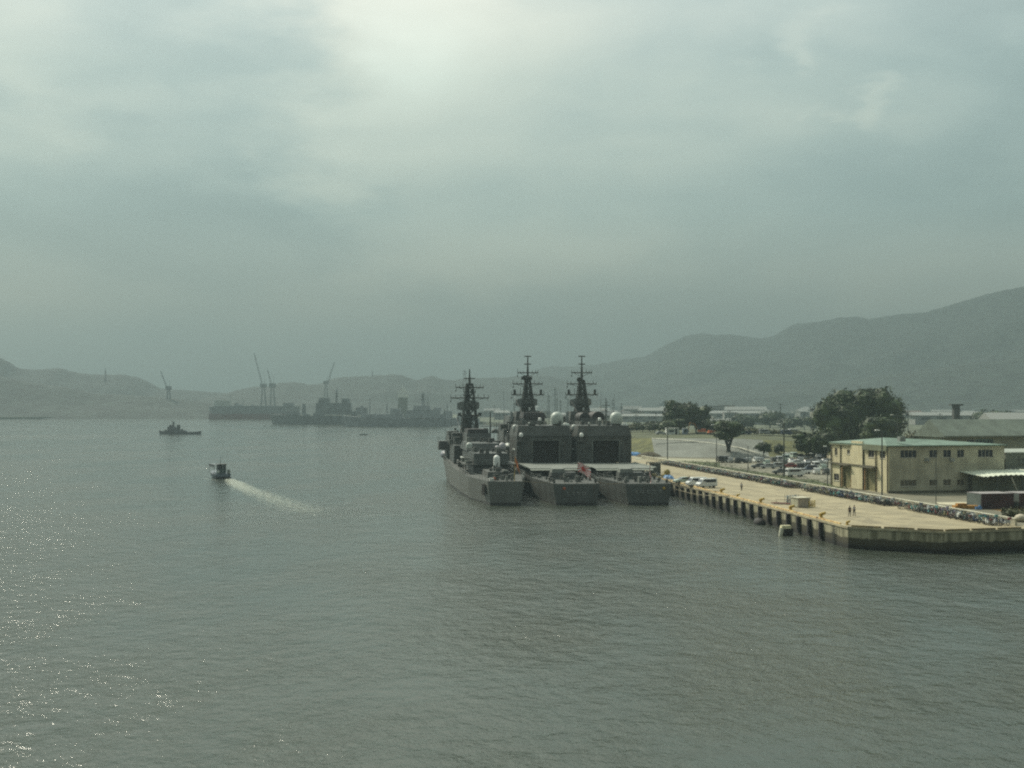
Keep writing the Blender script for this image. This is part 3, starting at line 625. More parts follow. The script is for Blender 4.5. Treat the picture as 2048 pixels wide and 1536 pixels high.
# ---------------------------------------------------------------- quay furniture
def cabinet():
    o = at(1597, 1015); t = thing('equipment_cabinet', (o.x, o.y, QZ-.06), brot-R(90)+R(6), 'beige box cabinet with flat lid standing on the quay', 'cabinet')
    MB().bx(0, 2.3, 0, 2.6, .08, 1.62).build('body', mat('beige_cabinet', (.33, .29, .235), .6, .1, 1), t); MB().bx(-.12, 2.42, -.12, 2.72, 1.62, 1.74).build('lid', mat('cabinet_lid', (.55, .52, .40), .6, .08, 1), t)
    d = MB(); d.bx(-.03, 0, .2, 1.25, .15, 1.5); d.bx(-.03, 0, 1.35, 2.4, .15, 1.5); d.build('door', mat('cabinet_door', (.42, .41, .30), .6, .08, 1), t)
cabinet()
pp = None
for i, px in enumerate((1618.5, 1622.5, 1626, 1629.5)):
    if pp is None:
        pp = MB(); pp.tube((0, 0, 0), (0, 0, 1.15), .09, .09, 8); pp.dome((0, 0, 1.1), .09, .12, 8); pp = pp.build('guard_post', mat('post_yellow', (.55, .42, .06), .5, .12, 2)); o = pp
    else: o = pp.copy(); C.objects.link(o)
    o.location = at(px, 1014.5-.3*i)-Vector((0, 0, .06)); tag(o, 'short yellow guard post in the row right of the beige cabinet', 'post', 'yellow guard posts by the cabinet')
rk = at(1575, 1006); t = thing('gas_bottle_rack', (rk.x, rk.y, QZ-.06), brot-R(80), 'open rack of pale blue and white bottles left of the beige cabinet', 'rack')
m = MB()
for x in (0, 2.4):
    for y in (0, .8): m.tube((x, y, 0), (x, y, 1.55), .04)
for z in (.5, 1.2):
    m.tube((0, 0, z), (2.4, 0, z), .03); m.tube((0, .8, z), (2.4, .8, z), .03); m.tube((0, 0, z), (0, .8, z), .03); m.tube((2.4, 0, z), (2.4, .8, z), .03)
m.build('frame', M_steel, t)
bp = None
for k in range(8):
    if bp is None: bp = MB(); bp.lathe((0, 0, .02), [(.12, 0), (.13, .1), (.13, 1.1), (.06, 1.3), (.04, 1.42), (.01, 1.43)], 10); o = bp.build('gas_bottle', mat('bottle_blue', (.30, .42, .50), .4, .1, 1), t); bp = o
    else: o = bp.copy(); C.objects.link(o)
    o.location = (.25+k*.27, .4+(k % 2)*.16, 0)
    if k in (1, 2, 5): o.material_slots[0].link = 'OBJECT'; o.material_slots[0].material = M_white
    if k in (3, 6): o.material_slots[0].link = 'OBJECT'; o.material_slots[0].material = M_mast
g = at(1550, 1007); t = thing('gangway', (g.x, g.y, QZ-.05), R(-38), 'brown wooden gangway lying on the quay behind the cabinet', 'gangway')
MB().bx(-.5, 7.2, -.45, .45, .12, .25).build('planks', mat('weathered_wood', (.12, .085, .065), .85, .2, 2), t)
m = MB(); m.tube((-.5, -.5, .2), (7.2, -.5, .2), .09, .09, 5); m.tube((-.5, .5, .2), (7.2, .5, .2), .09, .09, 5)
for x in (0, 2, 4, 6): m.tube((x, .5, .2), (x, .5, .8), .03)
m.tube((0, .5, .8), (6, .5, .8), .03); m.build('rail', M_rust, t)
# blue tarp mounds
def tarp(px, py, w_, d_, h_, label, seed):
    o = at(px, py); vs = []; n_ = 12
    for j in range(n_):
        for i in range(n_):
            x = (i/(n_-1)-.5); y = (j/(n_-1)-.5); q = max(0, 1-(2*abs(x))**4)*max(0, 1-(2*abs(y))**4)
            vs.append((x*w_*(1+.06*noise.noise(Vector((i, j, seed)))), y*d_, h_*q*(.75+.5*noise.noise(Vector((i*.5, j*.5, seed))))))
    b = MB(); b.add(vs, [(j*n_+i, j*n_+i+1, (j+1)*n_+i+1, (j+1)*n_+i) for j in range(n_-1) for i in range(n_-1)], 0, True)
    ob = b.build('tarpaulin', M_blue); ob.location = o-Vector((0, 0, .05)); tag(ob, label, 'tarpaulin')
tarp(1264, 911, 7.5, 4, 1.5, 'long blue tarpaulin covering a heap below the grass bank', 3); tarp(1337, 957, 2.7, 3, 1.0, 'small blue tarpaulin mound on the quay near the ships', 9)
def mound(px, py, w_, h_, label, m_, name='spoil_heap'):
    o = at(px, py); b = MB(); vs = []
    for j in range(7):
        f = j/6
        for i in range(14): a = 2*math.pi*i/14; r = w_/2*(1-f)*(1+.18*noise.noise(Vector((i, j, px)))); vs.append((r*math.cos(a), r*.6*math.sin(a), h_*(1-(1-f)**2)*(1+.15*noise.noise(Vector((i*.7, j, 5))))))
    b.add(vs, [(j*14+i, j*14+(i+1) % 14, (j+1)*14+(i+1) % 14, (j+1)*14+i) for j in range(6) for i in range(14)], 0, True); ob = b.build(name, m_); ob.location = o-Vector((0, 0, .1)); tag(ob, label, 'heap')
mound(1298, 913, 9.5, 1.7, 'brown earth heap right of the long blue tarpaulin', mat('brown_earth', (.10, .085, .055), .95, .3, .6))
m = MB(); m.box((0, 0, .5), (1.4, 1.4, .9)); m.lathe((0, 0, .9), [(.7, 0), (.6, .3), (.2, .5), (.01, .55)], 10); o = m.build('generator', mat('ochre_paint', (.28, .22, .04), .6, .2, 2)); o.location = at(1334, 949)-Vector((0, 0, .06)); tag(o, 'small ochre generator behind the blue tarpaulin mound', 'generator')
# shore gangway tower beside the right ship
g = at(1302, 952); t = thing('gangway_tower', (g.x+.6, g.y, QZ-.06), R(96), 'dark steel boarding tower standing beside the right hand warship', 'boarding tower')
m = MB()
for x in (-1.8, 1.8):
    for y in (-1.3, 1.3): m.tube((x, y, 0), (x, y, 3.4), .12, .12, 6)
for z in (1.2, 2.3, 3.4):
    for y in (-1.3, 1.3): m.tube((-1.8, y, z), (1.8, y, z), .07)
    for x in (-1.8, 1.8): m.tube((x, -1.3, z), (x, 1.3, z), .07)
m.build('frame', M_mast, t); MB().bx(-1.9, 1.9, -1.4, 1.4, 2.3, 2.42).build('platform', M_mast, t); MB().bx(-1.85, -1.75, -1.3, 1.3, .2, 3.3).build('side_panel', M_mast, t)
m = MB(); m.box((0, 0, .35), (3.0, 1.6, .12)); m.box((-.6, 0, .8), (1.2, .9, .8)); m.tube((1.3, -.6, .3), (1.9, -.6, 1.2), .05); m.tube((1.3, .6, .3), (1.9, .6, 1.2), .05); m.tube((1.9, -.6, 1.2), (1.9, .6, 1.2), .05)
for x in (-1.1, 1.1):
    for y in (-.7, .7): m.lathe((x, y, .22), [(.01, -.08), (.22, -.08), (.22, .08), (.01, .08)], 10, 0, 'Y')
o = m.build('hand_cart', mat('ochre_cart', (.26, .22, .07), .7, .25, 2)); o.location = at(1312, 957)-Vector((0, 0, .06)); o.rotation_euler.z = R(20); tag(o, 'ochre cart loaded with gear between the boarding tower and blue mound', 'cart')

# low wall behind the bicycles, and its rail fence
wbk = thing('low_wall', (0, 0, 0), 0, 'long pale low wall running behind the rows of bicycles', 'wall')
m = MB(); Ys = [183.5+i*6.1 for i in range(38)]
for a, b in zip(Ys, Ys[1:]):
    p = Vector((wl(a), a)); q = Vector((wl(b-.03), b-.03)); m.prism([p, q, q+Vector((.3, .04)), p+Vector((.3, .04))], QZ-.1, QZ+.92)
m.build('wall_body', mat('low_wall_concrete', (.36, .34, .25), .8, .12, .5), wbk)
m = MB(); a, b = Ys[0], Ys[-1]; m.prism([(wl(a)-.05, a), (wl(b)-.05, b), (wl(b)+.36, b), (wl(a)+.36, a)], QZ+.921, QZ+1.02); m.build('capping', mat('pale_capping', (.58, .56, .44), .8, .08, .5), wbk)

# ---------------------------------------------------------------- bicycles
def bicycle(kind, rnd):
    b = MB()
    def wheel(x, r=.33, w_=.045, mi=0):
        n = 10; vs = []
        for i in range(n):
            a = 2*math.pi*i/n
            for rr2, yy in ((r, -w_/2), (r, w_/2), (r-.06, w_/2), (r-.06, -w_/2)): vs.append((x+rr2*math.cos(a), yy, r+rr2*math.sin(a)))
        b.add(vs, [(4*i+k, 4*((i+1) % n)+k, 4*((i+1) % n)+(k+1) % 4, 4*i+(k+1) % 4) for i in range(n) for k in range(4)], mi)
    if kind < 3:
        wheel(-.52); wheel(.52)
        for p, q in (((-.52, 0, .33), (-.15, 0, .3)), ((-.15, 0, .3), (.38, 0, .8)), ((-.15, 0, .3), (-.25, 0, .88)), ((-.22, 0, .72), (.4, 0, .88)), ((.52, 0, .33), (.38, 0, .98)), ((-.52, 0, .33), (-.22, 0, .72))): b.tube(p, q, .025, .025, 4, 1, False)
        b.tube((.36, -.28, 1.02), (.36, .28, 1.02), .022, .022, 4, 2, False); b.box((-.27, 0, .92), (.26, .16, .07), 0); b.box((-.52, 0, .72), (.5, .1, .04), 2)
        if kind != 1: b.box((.62, 0, .86), (.3, .34, .26), 2 if kind == 0 else 3, 0, 1.2)
        b.box((.52, 0, .70), (.4, .06, .02), 2)
    else:
        wheel(-.45, .24, .1); wheel(.5, .24, .1)
        b.box((-.35, 0, .55), (.75, .34, .36), 1, 0, .85); b.box((.05, 0, .33), (.5, .3, .1), 1); b.box((-.3, 0, .78), (.62, .26, .1), 0)
        b.add([(.28, -.22, .3), (.28, .22, .3), (.42, .18, .95), (.42, -.18, .95), (.5, -.14, .35), (.5, .14, .35), (.5, .12, .98), (.5, -.12, .98)], [(0, 1, 2, 3), (4, 7, 6, 5), (0, 3, 7, 4), (1, 5, 6, 2), (3, 2, 6, 7)], 1)
        b.tube((.4, -.32, 1.02), (.4, .32, 1.02), .025, .025, 4, 0, False); b.box((.47, 0, 1.0), (.12, .16, .14), 2)
        if kind == 4: b.box((-.68, 0, .95), (.36, .36, .3), 3)
    return b
cols = [mat('frame_silver', (.40, .42, .42), .35, .1, 2), mat('frame_black', (.02, .02, .022), .35, .2, 2), mat('frame_navy', (.04, .07, .15), .35, .2, 2), mat('frame_maroon', (.18, .04, .05), .4, .2, 2), mat('frame_white', (.66, .67, .64), .4, .06, 2), mat('frame_teal', (.10, .30, .30), .4, .15, 2), mat('frame_lilac', (.24, .21, .30), .4, .15, 2), mat('frame_khaki', (.24, .22, .12), .4, .15, 2)]
rnd = random.Random(77); bm_ = []
for kind in range(5):
    for c_ in range(len(cols)):
        if (kind >= 3 and c_ == 6): continue
        b = bicycle(kind, rnd); nm = 'parked_bicycle' if kind < 3 else 'parked_scooter'
        me_o = (nm, kind, c_, b); bm_.append(me_o)
cache = {}
gaps = [(257.5, 263.5), (213.5, 217.5)]
def seglab(Y): return 'near the right end of the quay' if Y < 214 else ('in front of the cream building' if Y < 258 else 'past the guard posts')
rowpos = []
for rw in (0, 1):
    Y = 183.2+rw*.3
    while Y < 372:
        if any(a < Y < b for a, b in gaps) or rnd.random() < (.03 if rw == 0 else .10): Y += 1.1; continue
        rowpos.append((Y, rw)); Y += rnd.uniform(.52, .72)
rowpos.sort(); far_b = MB(); far_m = [M_rubber, *cols, M_steel]
for idx, (Y, rw) in enumerate(rowpos):
    nm, kind, c_, b = rnd.choice(bm_) if Y < 245 or rnd.random() < .35 else rnd.choice([q for q in bm_ if q[1] < 3])
    X = flX(Y)+1.1+rw*1.75+rnd.uniform(-.18, .25); k = rnd.uniform(1.0, 1.12); rzz = R(180+8+rnd.uniform(-9, 9)) if rnd.random() < .8 else R(8)
    if idx < 300:
        key = (kind, c_)
        if key not in cache: o = b.build(nm, [M_rubber, cols[c_], M_steel, cols[(c_+3) % 8]]); cache[key] = o
        else: o = cache[key].copy(); C.objects.link(o)
        o.name = nm; o.location = (X, Y, QZ-.05); o.rotation_euler = (R(rnd.uniform(3, 9)), 0, rzz); o.scale = (k, k, k)
        cn = ['silver', 'black', 'navy', 'maroon', 'white', 'teal', 'lilac', 'khaki'][c_]
        kn = ['bicycle with wire basket', 'bicycle without basket', 'bicycle with coloured basket', 'scooter', 'scooter with rear box'][kind]
        tag(o, f'{cn} {kn} in the {["front", "back"][rw]} row {seglab(Y)}', 'bicycle' if kind < 3 else 'scooter', 'bicycles and scooters parked in rows '+seglab(Y))
    else:
        far_b.M = Matrix.Translation((X, Y, QZ-.05)) @ Matrix.Rotation(rzz, 4, 'Z'); far_b.add(b.v, b.f, 0); n_ = len(b.f)
        mm = {0: 0, 1: 1+c_, 2: 9, 3: 1+(c_+3) % 8}; far_b.m[-n_:] = [mm[q] for q in b.m]
far_b.M = None
cnt = len(rowpos); tag(far_b.build('bicycles', far_m), 'far end of the rows of bicycles, too many to count', 'bicycles', kind='stuff')
print('bikes', cnt)

# ---------------------------------------------------------------- vehicles
def loft_x(b, prof, hw, mi=0, top_in=0):
    # prof: list of (x,z) outline of the side view, closed; extruded across, upper points drawn in
    zmax = max(p[1] for p in prof); zmin = min(p[1] for p in prof); n = len(prof); vs = []
    for s in (-1, 1):
        for x, z in prof: vs.append((x, s*(hw-top_in*max(0, (z-zmin)/(zmax-zmin))**2), z))
    b.add(vs, [tuple(range(n)), tuple(range(n, 2*n))[::-1]]+[(i, n+i, n+(i+1) % n, (i+1) % n) for i in range(n)], mi)
def make_car(kind):
    body, win, lamp = MB(), MB(), MB()
    if kind == 'van':
        loft_x(body, [(-2.25, .35), (2.2, .35), (2.28, .8), (2.2, 1.05), (1.75, 1.25), (1.25, 1.95), (1.0, 2.02), (-2.15, 2.02), (-2.28, 1.8)], .85, 0, .10)
        loft_x(win, [(-1.9, 1.22), (1.55, 1.22), (1.12, 1.80), (-1.9, 1.80)], .815, 0, .02); win.add([(1.80, -.68, 1.24), (1.80, .68, 1.24), (1.34, .62, 1.86), (1.34, -.62, 1.86)], [(0, 1, 2, 3)]); win.add([(-2.31, -.65, 1.25), (-2.31, .65, 1.25), (-2.28, .6, 1.8), (-2.28, -.6, 1.8)], [(3, 2, 1, 0)]); r = .32; wx = 1.35
    elif kind == 'mini':
        loft_x(body, [(-1.62, .3), (1.62, .3), (1.68, .75), (1.15, 1.0), (.75, 1.62), (-1.45, 1.66), (-1.68, 1.0)], .74, 0, .08)
        loft_x(win, [(-1.4, 1.02), (1.0, 1.02), (.68, 1.52), (-1.35, 1.54)], .71, 0, .02); win.add([(1.19, -.6, 1.03), (1.19, .6, 1.03), (.83, .55, 1.56), (.83, -.55, 1.56)], [(0, 1, 2, 3)]); r = .28; wx = 1.05
    else:
        loft_x(body, [(-2.15, .3), (2.15, .3), (2.2, .65), (2.0, .85), (1.0, .98), (.35, 1.42), (-1.0, 1.44), (-1.7, 1.02), (-2.2, .92)], .84, 0, .12)
        loft_x(win, [(-1.5, 1.0), (.85, 1.0), (.3, 1.35), (-.95, 1.36)], .80, 0, .0); win.add([(1.02, -.68, 1.0), (1.02, .68, 1.0), (.42, .58, 1.41), (.42, -.58, 1.41)], [(0, 1, 2, 3)]); win.add([(-1.72, -.66, 1.04), (-1.72, .66, 1.04), (-1.08, .58, 1.44), (-1.08, -.58, 1.44)], [(3, 2, 1, 0)]); r = .31; wx = 1.3
    return body, win, r, wx
protos = {}
ccol = [mat('car_white', (.68, .70, .68), .3, .03, 1), mat('car_silver', (.34, .36, .36), .3, .05, 1), mat('car_black', (.02, .022, .025), .25, .1, 1), mat('car_red', (.25, .03, .03), .3, .1, 1), mat('car_navy', (.04, .06, .11), .3, .1, 1), mat('car_grey', (.12, .13, .13), .3, .08, 1), mat('car_mint', (.38, .47, .42), .3, .05, 1)]
cn_ = ['white', 'silver', 'black', 'red', 'navy', 'grey', 'pale green']
def car(kind, loc, rz, ci, label, group=None, wheels=True):
    if kind not in protos:
        body, win, r, wx = make_car(kind)
        t = thing('parked_van' if kind == 'van' else 'parked_car', loc, rz, label, 'van' if kind == 'van' else 'car')
        bo_ = body.build('body', ccol[0], t); bo_.modifiers.new('bevel', 'BEVEL').width = .07; bo_.material_slots[0].link = 'OBJECT'
        win.build('window', M_glass, t)
        for x in (-wx, wx):
            for y in (-.72, .72):
                y_ = y*(.86 if kind == 'mini' else 1)
                MB().lathe((x, y_, r), [(.01, -.13), (r*.6, -.13), (r, -.1), (r, .1), (r*.6, .13), (.01, .13)], 12, 0, 'Y').build('wheel', M_rubber, t)
        xf = {'van': 2.27, 'mini': 1.66, 'sedan': 2.16}[kind]
        for y in (-.55, .55): MB().box((xf, y, .72), (.06, .28, .16)).build('headlight', M_steel, t)
        protos[kind] = t
    else: t = copy_tree(protos[kind])
    t.location = loc; t.rotation_euler.z = rz; tag(t, label, 'van' if kind == 'van' else 'car', group); t.name = 'parked_van' if kind == 'van' else 'parked_car'
    for ch in t.children:
        if ch.name.startswith('body'): ch.material_slots[0].link = 'OBJECT'; ch.material_slots[0].material = ccol[ci]
    return t
qa = R(96.6)
V = 'vehicles parked on the quay'
car('van', at(1413, 975)-Vector((0, 0, .06)), R(205), 0, 'white van parked on the quay, nearer of the two vans', V)
car('van', at(1397, 973.5)+Vector((-.2, 1.5, -.06)), R(196), 0, 'white van half hidden behind the nearer van', V)
car('sedan', at(1366, 966)-Vector((0, 0, .06)), R(200), 6, 'pale green car parked ahead of the white vans', V)
# car park rows
PG = 'cars in the car park'
rows = [
 (1590, 953, 'van', 8, 0, 'white van at the front of the car park beside the tall lamp post'), (1606, 947.5, 'sedan', 10, 0, 'white car right behind the front white van'), (1633, 948.5, 'mini', 80, 0, 'small white car facing the quay in the front row'), (1652, 949, 'mini', 80, 5, 'grey car beside the cream building corner'),
 (1562, 948, 'sedan', 170, 5, 'dark grey car left of the tall lamp post base'), (1518, 936.5, 'sedan', 175, 5, 'grey car in the left front row of the car park'), (1536, 937, 'sedan', 175, 1, 'silver car next to the left front grey car'), (1554, 936.5, 'mini', 178, 1, 'silver hatchback in the left front row'), (1579, 936, 'sedan', 172, 3, 'red car in the middle of the car park'), (1600, 938, 'mini', 82, 2, 'black car right of the red car'), (1613, 938.5, 'van', 80, 5, 'dark van standing left of the white ones'), (1631, 937, 'van', 82, 0, 'white van parked behind the small white front car'),
 (1646, 940, 'mini', 84, 6, 'pale green car by the cream building'), (1460, 925.5, 'mini', 85, 1, 'silver car at the left end of the back row'), (1475, 926, 'mini', 85, 2, 'black car second from the left end'), (1482, 925.5, 'sedan', 150, 5, 'grey car parked slantwise at the left'), (1497, 925.5, 'mini', 85, 1, 'silver hatchback left of the white compact'), (1512, 924.5, 'mini', 88, 0, 'white compact in the left back row'), (1533, 930, 'mini', 86, 6, 'pale green compact behind the silver car'),
 (1558, 925, 'van', 84, 1, 'silver van left of the tall lamp post'), (1571, 921.5, 'van', 84, 6, 'pale green van behind the lamp post'), (1580, 926, 'sedan', 100, 0, 'white car behind the red car'), (1592, 929, 'sedan', 172, 0, 'white car between red and black cars'), (1600, 924, 'mini', 86, 1, 'silver car in the middle back row'), (1612, 929, 'sedan', 86, 1, 'silver car behind the dark van'), (1624, 928.5, 'mini', 86, 5, 'grey car behind the white van'), (1636, 925, 'van', 84, 5, 'grey van in the right back row'), (1648, 927, 'sedan', 84, 0, 'white car at the right end of the second row'),
 (1587, 916.5, 'van', 86, 6, 'pale green van in the farthest row'), (1600, 917, 'mini', 86, 2, 'black car in the farthest row'), (1612, 917.5, 'sedan', 86, 1, 'silver car in the farthest row'), (1624, 917, 'mini', 86, 2, 'black compact under the low dark tree'), (1634, 916, 'mini', 86, 0, 'white compact under the low dark tree'), (1646, 917, 'mini', 86, 4, 'navy compact at the right of the farthest row'), (1574, 915, 'mini', 90, 0, 'white compact in the farthest row beside the lamp post'),
 (1440, 924.5, 'van', 88, 2, 'black van at the far left of the car park'), (1450, 924.5, 'van', 88, 5, 'dark grey van beside the far left black van'), (1562, 909, 'mini', 85, 4, 'navy car on the rise beyond the car park'), (1621, 942, 'mini', 176, 4, 'navy compact behind the small white front car'), (1568, 930, 'mini', 86, 5, 'grey compact just left of the red car'), (1640, 931, 'mini', 86, 1, 'silver compact between the white and pale green cars'),
 (1522, 925, 'mini', 86, 1, 'silver compact right of the white compact in the back row'), (1546, 924.5, 'mini', 86, 5, 'grey compact left of the silver van')]
for px, py, kd, rz, ci, lb in rows: car(kd, at(px, py)-Vector((0, 0, .02)), R(rz+(6 if rz < 100 else 0)), ci, lb, PG)
TZl = TZ
for px, py, D, ci, kd, lb in ((1529, 868, 515, 1, 'van', 'silver van parked up on the terrace'), (1545, 868, 520, 0, 'sedan', 'white car parked up on the terrace'), (1588, 872, 520, 0, 'van', 'white van on the terrace left of the grove'), (1492, 871, 510, 4, 'sedan', 'blue car behind the forked tree on the terrace'), (1322, 873, 505, 1, 'sedan', 'pale car left of the white hut on the terrace'), (1573, 876, 500, 4, 'van', 'blue van on the terrace beside the lamp post')):
    p_ = atD(px, py, D); p_.z = TZ-.2; car(kd, p_, R(10), ci, lb, 'vehicles parked on the terrace')

# hut, portable cabin and machines on the terrace
def ter(px, D): return Vector(((px-1024)*D/F, D, TZ-.2))
t = thing('site_hut', ter(1344, 505), R(4), 'small white hut with a dark doorway on the terrace', 'hut')
m = MB(); m.bx(-2.5, -1.6, -1.5, 1.5, 0, 2.6); m.bx(-1.6, .6, -1.5, 1.5, 0, 1.0); m.bx(-1.6, .6, -1.5, 1.5, 1.9, 2.6); m.bx(.6, 1.0, -1.5, 1.5, 0, 2.6); m.bx(1.0, 1.9, -1.3, 1.5, 0, 2.6); m.bx(1.9, 2.5, -1.5, 1.5, 0, 2.6); m.build('wall', M_white, t)
MB().bx(-2.7, 2.7, -1.8, 1.7, 2.6, 2.75).build('roof', M_white, t); MB().bx(-1.6, .6, -1.3, -1.25, 1.0, 1.9).build('window', M_glass, t); MB().bx(1.0, 1.9, -1.36, -1.3, .05, 2.3).build('door', M_dark, t)
t = thing('portable_cabin', ter(1370, 503), R(4), 'small blue grey portable cabin right of the white hut', 'cabin')
MB().bx(-1.0, 1.0, -1, 1, 0, 2.6).build('body', mat('blue_grey_cabin', (.22, .27, .34), .6, .1, 1), t); MB().bx(-.6, .6, -1.06, -1.01, 1.0, 2.2).build('window', M_glass, t); MB().bx(-1.1, 1.1, -1.1, 1.1, 2.6, 2.7).build('roof', M_white, t)
def excavator(px, D, rz, label, sc_, boom):
    t = thing('excavator', ter(px, D), rz, label, 'excavator', 'excavators on the terrace'); t.scale = (sc_,)*3
    m = MB()
    for y in (-1.1, 1.1): m.bx(-1.9, 1.9, y-.3, y+.3, .05, .85)
    m.build('track', M_mast, t)
    MB().bx(-1.9, 1.3, -1.3, 1.3, 1.0, 2.2, 0, .93).build('engine_house', M_orange, t); MB().bx(.1, 1.5, .2, 1.3, 1.9, 3.1, 0, .9).build('cab', M_glass, t)
    b_ = MB(); pts = boom; 
    for a, b in zip(pts, pts[1:]): b_.tube((a[0], -.3, a[1]), (b[0], -.3, b[1]), .28, .22, 4, 0, False)
    b_.build('boom', mat('ochre_boom', (.36, .17, .05), .6, .2, 1), t)
    e_ = pts[-1]; MB().box((e_[0], -.3, e_[1]-.3), (.9, .9, .9), 0, 0, .7).build('bucket', M_mast, t)
excavator(1402, 508, R(175), 'orange excavator with raised ochre boom in front of the trees', 1.05, [(.8, 1.6), (2.6, 4.2), (4.2, 4.6), (5.0, 1.6)])
excavator(1424, 500, R(12), 'orange excavator with lowered arm right of the raised one', .85, [(.8, 1.6), (2.4, 3.0), (3.8, 1.0)])
t = thing('mobile_crane', ter(1482, 508), R(0), 'small green mobile crane boom slanting against the bushes', 'crane')
MB().bx(-1.6, 1.6, -.9, .9, .5, 1.5).build('carrier', M_green, t); MB().tube((.4, 0, 1.4), (-2.2, 0, 6.2), .26, .13, 6).build('boom', mat('teal_paint', (.20, .50, .42), .5, .1, 1), t); MB().bx(.2, 1.4, -.7, .7, 1.5, 2.6).build('cab', M_glass, t)
for x in (-1.1, 1.1): MB().lathe((x, 0, .45), [(.01, -.9), (.45, -.9), (.45, .9), (.01, .9)], 10, 0, 'Y').build('wheel', M_rubber, t)

# ---------------------------------------------------------------- lamp posts and poles
def lamp(px, pyb, pyt, label, z=QZ-.05, D=None, arm=1.4, side=-1, r=.11):
    p_ = at(px, pyb, z) if D is None else Vector(((px-1024)*D/F, D, z)); h = (EYE-(pyt-HZ)*p_.y/F)-p_.z
    t = thing('lamp_post', p_, 0, label, 'lamp post', 'lamp posts'); MB().tube((0, 0, 0), (0, 0, h), r*1.2, r*.8, 8).build('pole', M_mast, t)
    if arm:
        MB().tube((0, 0, h-.1), (side*arm, 0, h+.1), .05, .05, 5).build('arm', M_mast, t); MB().box((side*(arm+.2), 0, h+.08), (.95, .4, .22), 0, 0, .8).build('lamp_head', M_domew, t)
    return t
lamp(1335, 920.5, 842, 'plain dark pole in front of the revetment, leftmost lamp post', arm=0, r=.15)
lamp(1433, 935, 850, 'slender lamp post between revetment and bicycles', arm=.8, r=.10)
lamp(1568, 954, 848, 'tall lamp post with pale double head in the car park', arm=1.1, side=-1, r=.16)
lamp(1496, 941, 892, 'short dark lamp post on the grass strip', arm=0, r=.1)
lamp(1655, 974.5, 926, 'short pole left of the cream building corner', arm=0, r=.1)
lamp(1764, 990, 861, 'tall lamp post with white head before the cream building', arm=.7, side=-1, r=.13)
lamp(1872, 1013, 903, 'thin pale pole standing behind the bicycles near the shelter', arm=0, r=.06)
lamp(1661, 0, 0, 'pale lamp head glowing left of the cream building roof', D=330, arm=.9) if False else None
lp2 = lamp(1656, 935, 893, 'lamp post with pale head left of the cream building', arm=.6, side=-1, r=.1)
lamp(1628, 925, 907, 'low lamp post with pale head among the farthest cars', arm=.7, side=-1, r=.1)
lamp(1677, 965, 864, 'thin aerial pole rising behind the left end of the cream roof', z=QZ-.05, D=285, arm=0, r=.06)
lamp(1795, 0, 830, 'lamp post showing against the right side of the grove', D=415, arm=1.6, side=-1, r=.12)
def upole(px, D, pyt, label, zb=3, cross=2):
    h = EYE-(pyt-HZ)*D/F-zb; t = thing('utility_pole', ((px-1024)*D/F, D, zb), 0, label, 'utility pole', 'utility poles inland'); k = D/900
    MB().tube((0, 0, 0), (0, 0, h), .28*k, .2*k, 6).build('pole', M_mast, t)
    m = MB()
    for c_ in range(cross): m.box((0, 0, h-1-c_*2.2), (3.6*k, .25, .25))
    if cross: m.build('crossarm', M_mast, t)
    return t
for a in ((1561, 780, 806, 'tall utility pole with crossarms in the hazy flat'), (1609, 850, 822, 'utility pole left of the grove in the haze'), (1312, 800, 823, 'faint pole left of the ragged bank tree'), (1288, 840, 838, 'short faint pole above the far end of the bank'), (1330, 700, 832, 'faint pole just left of the ragged tree crown'), (1816, 760, 820, 'utility pole right of the grove'), (1272, 900, 828, 'faint pole behind the right radome'), (1459, 880, 820, 'faint thin pole above the forked tree'), (1880, 900, 826, 'faint pole left of the chimney')): upole(*a)

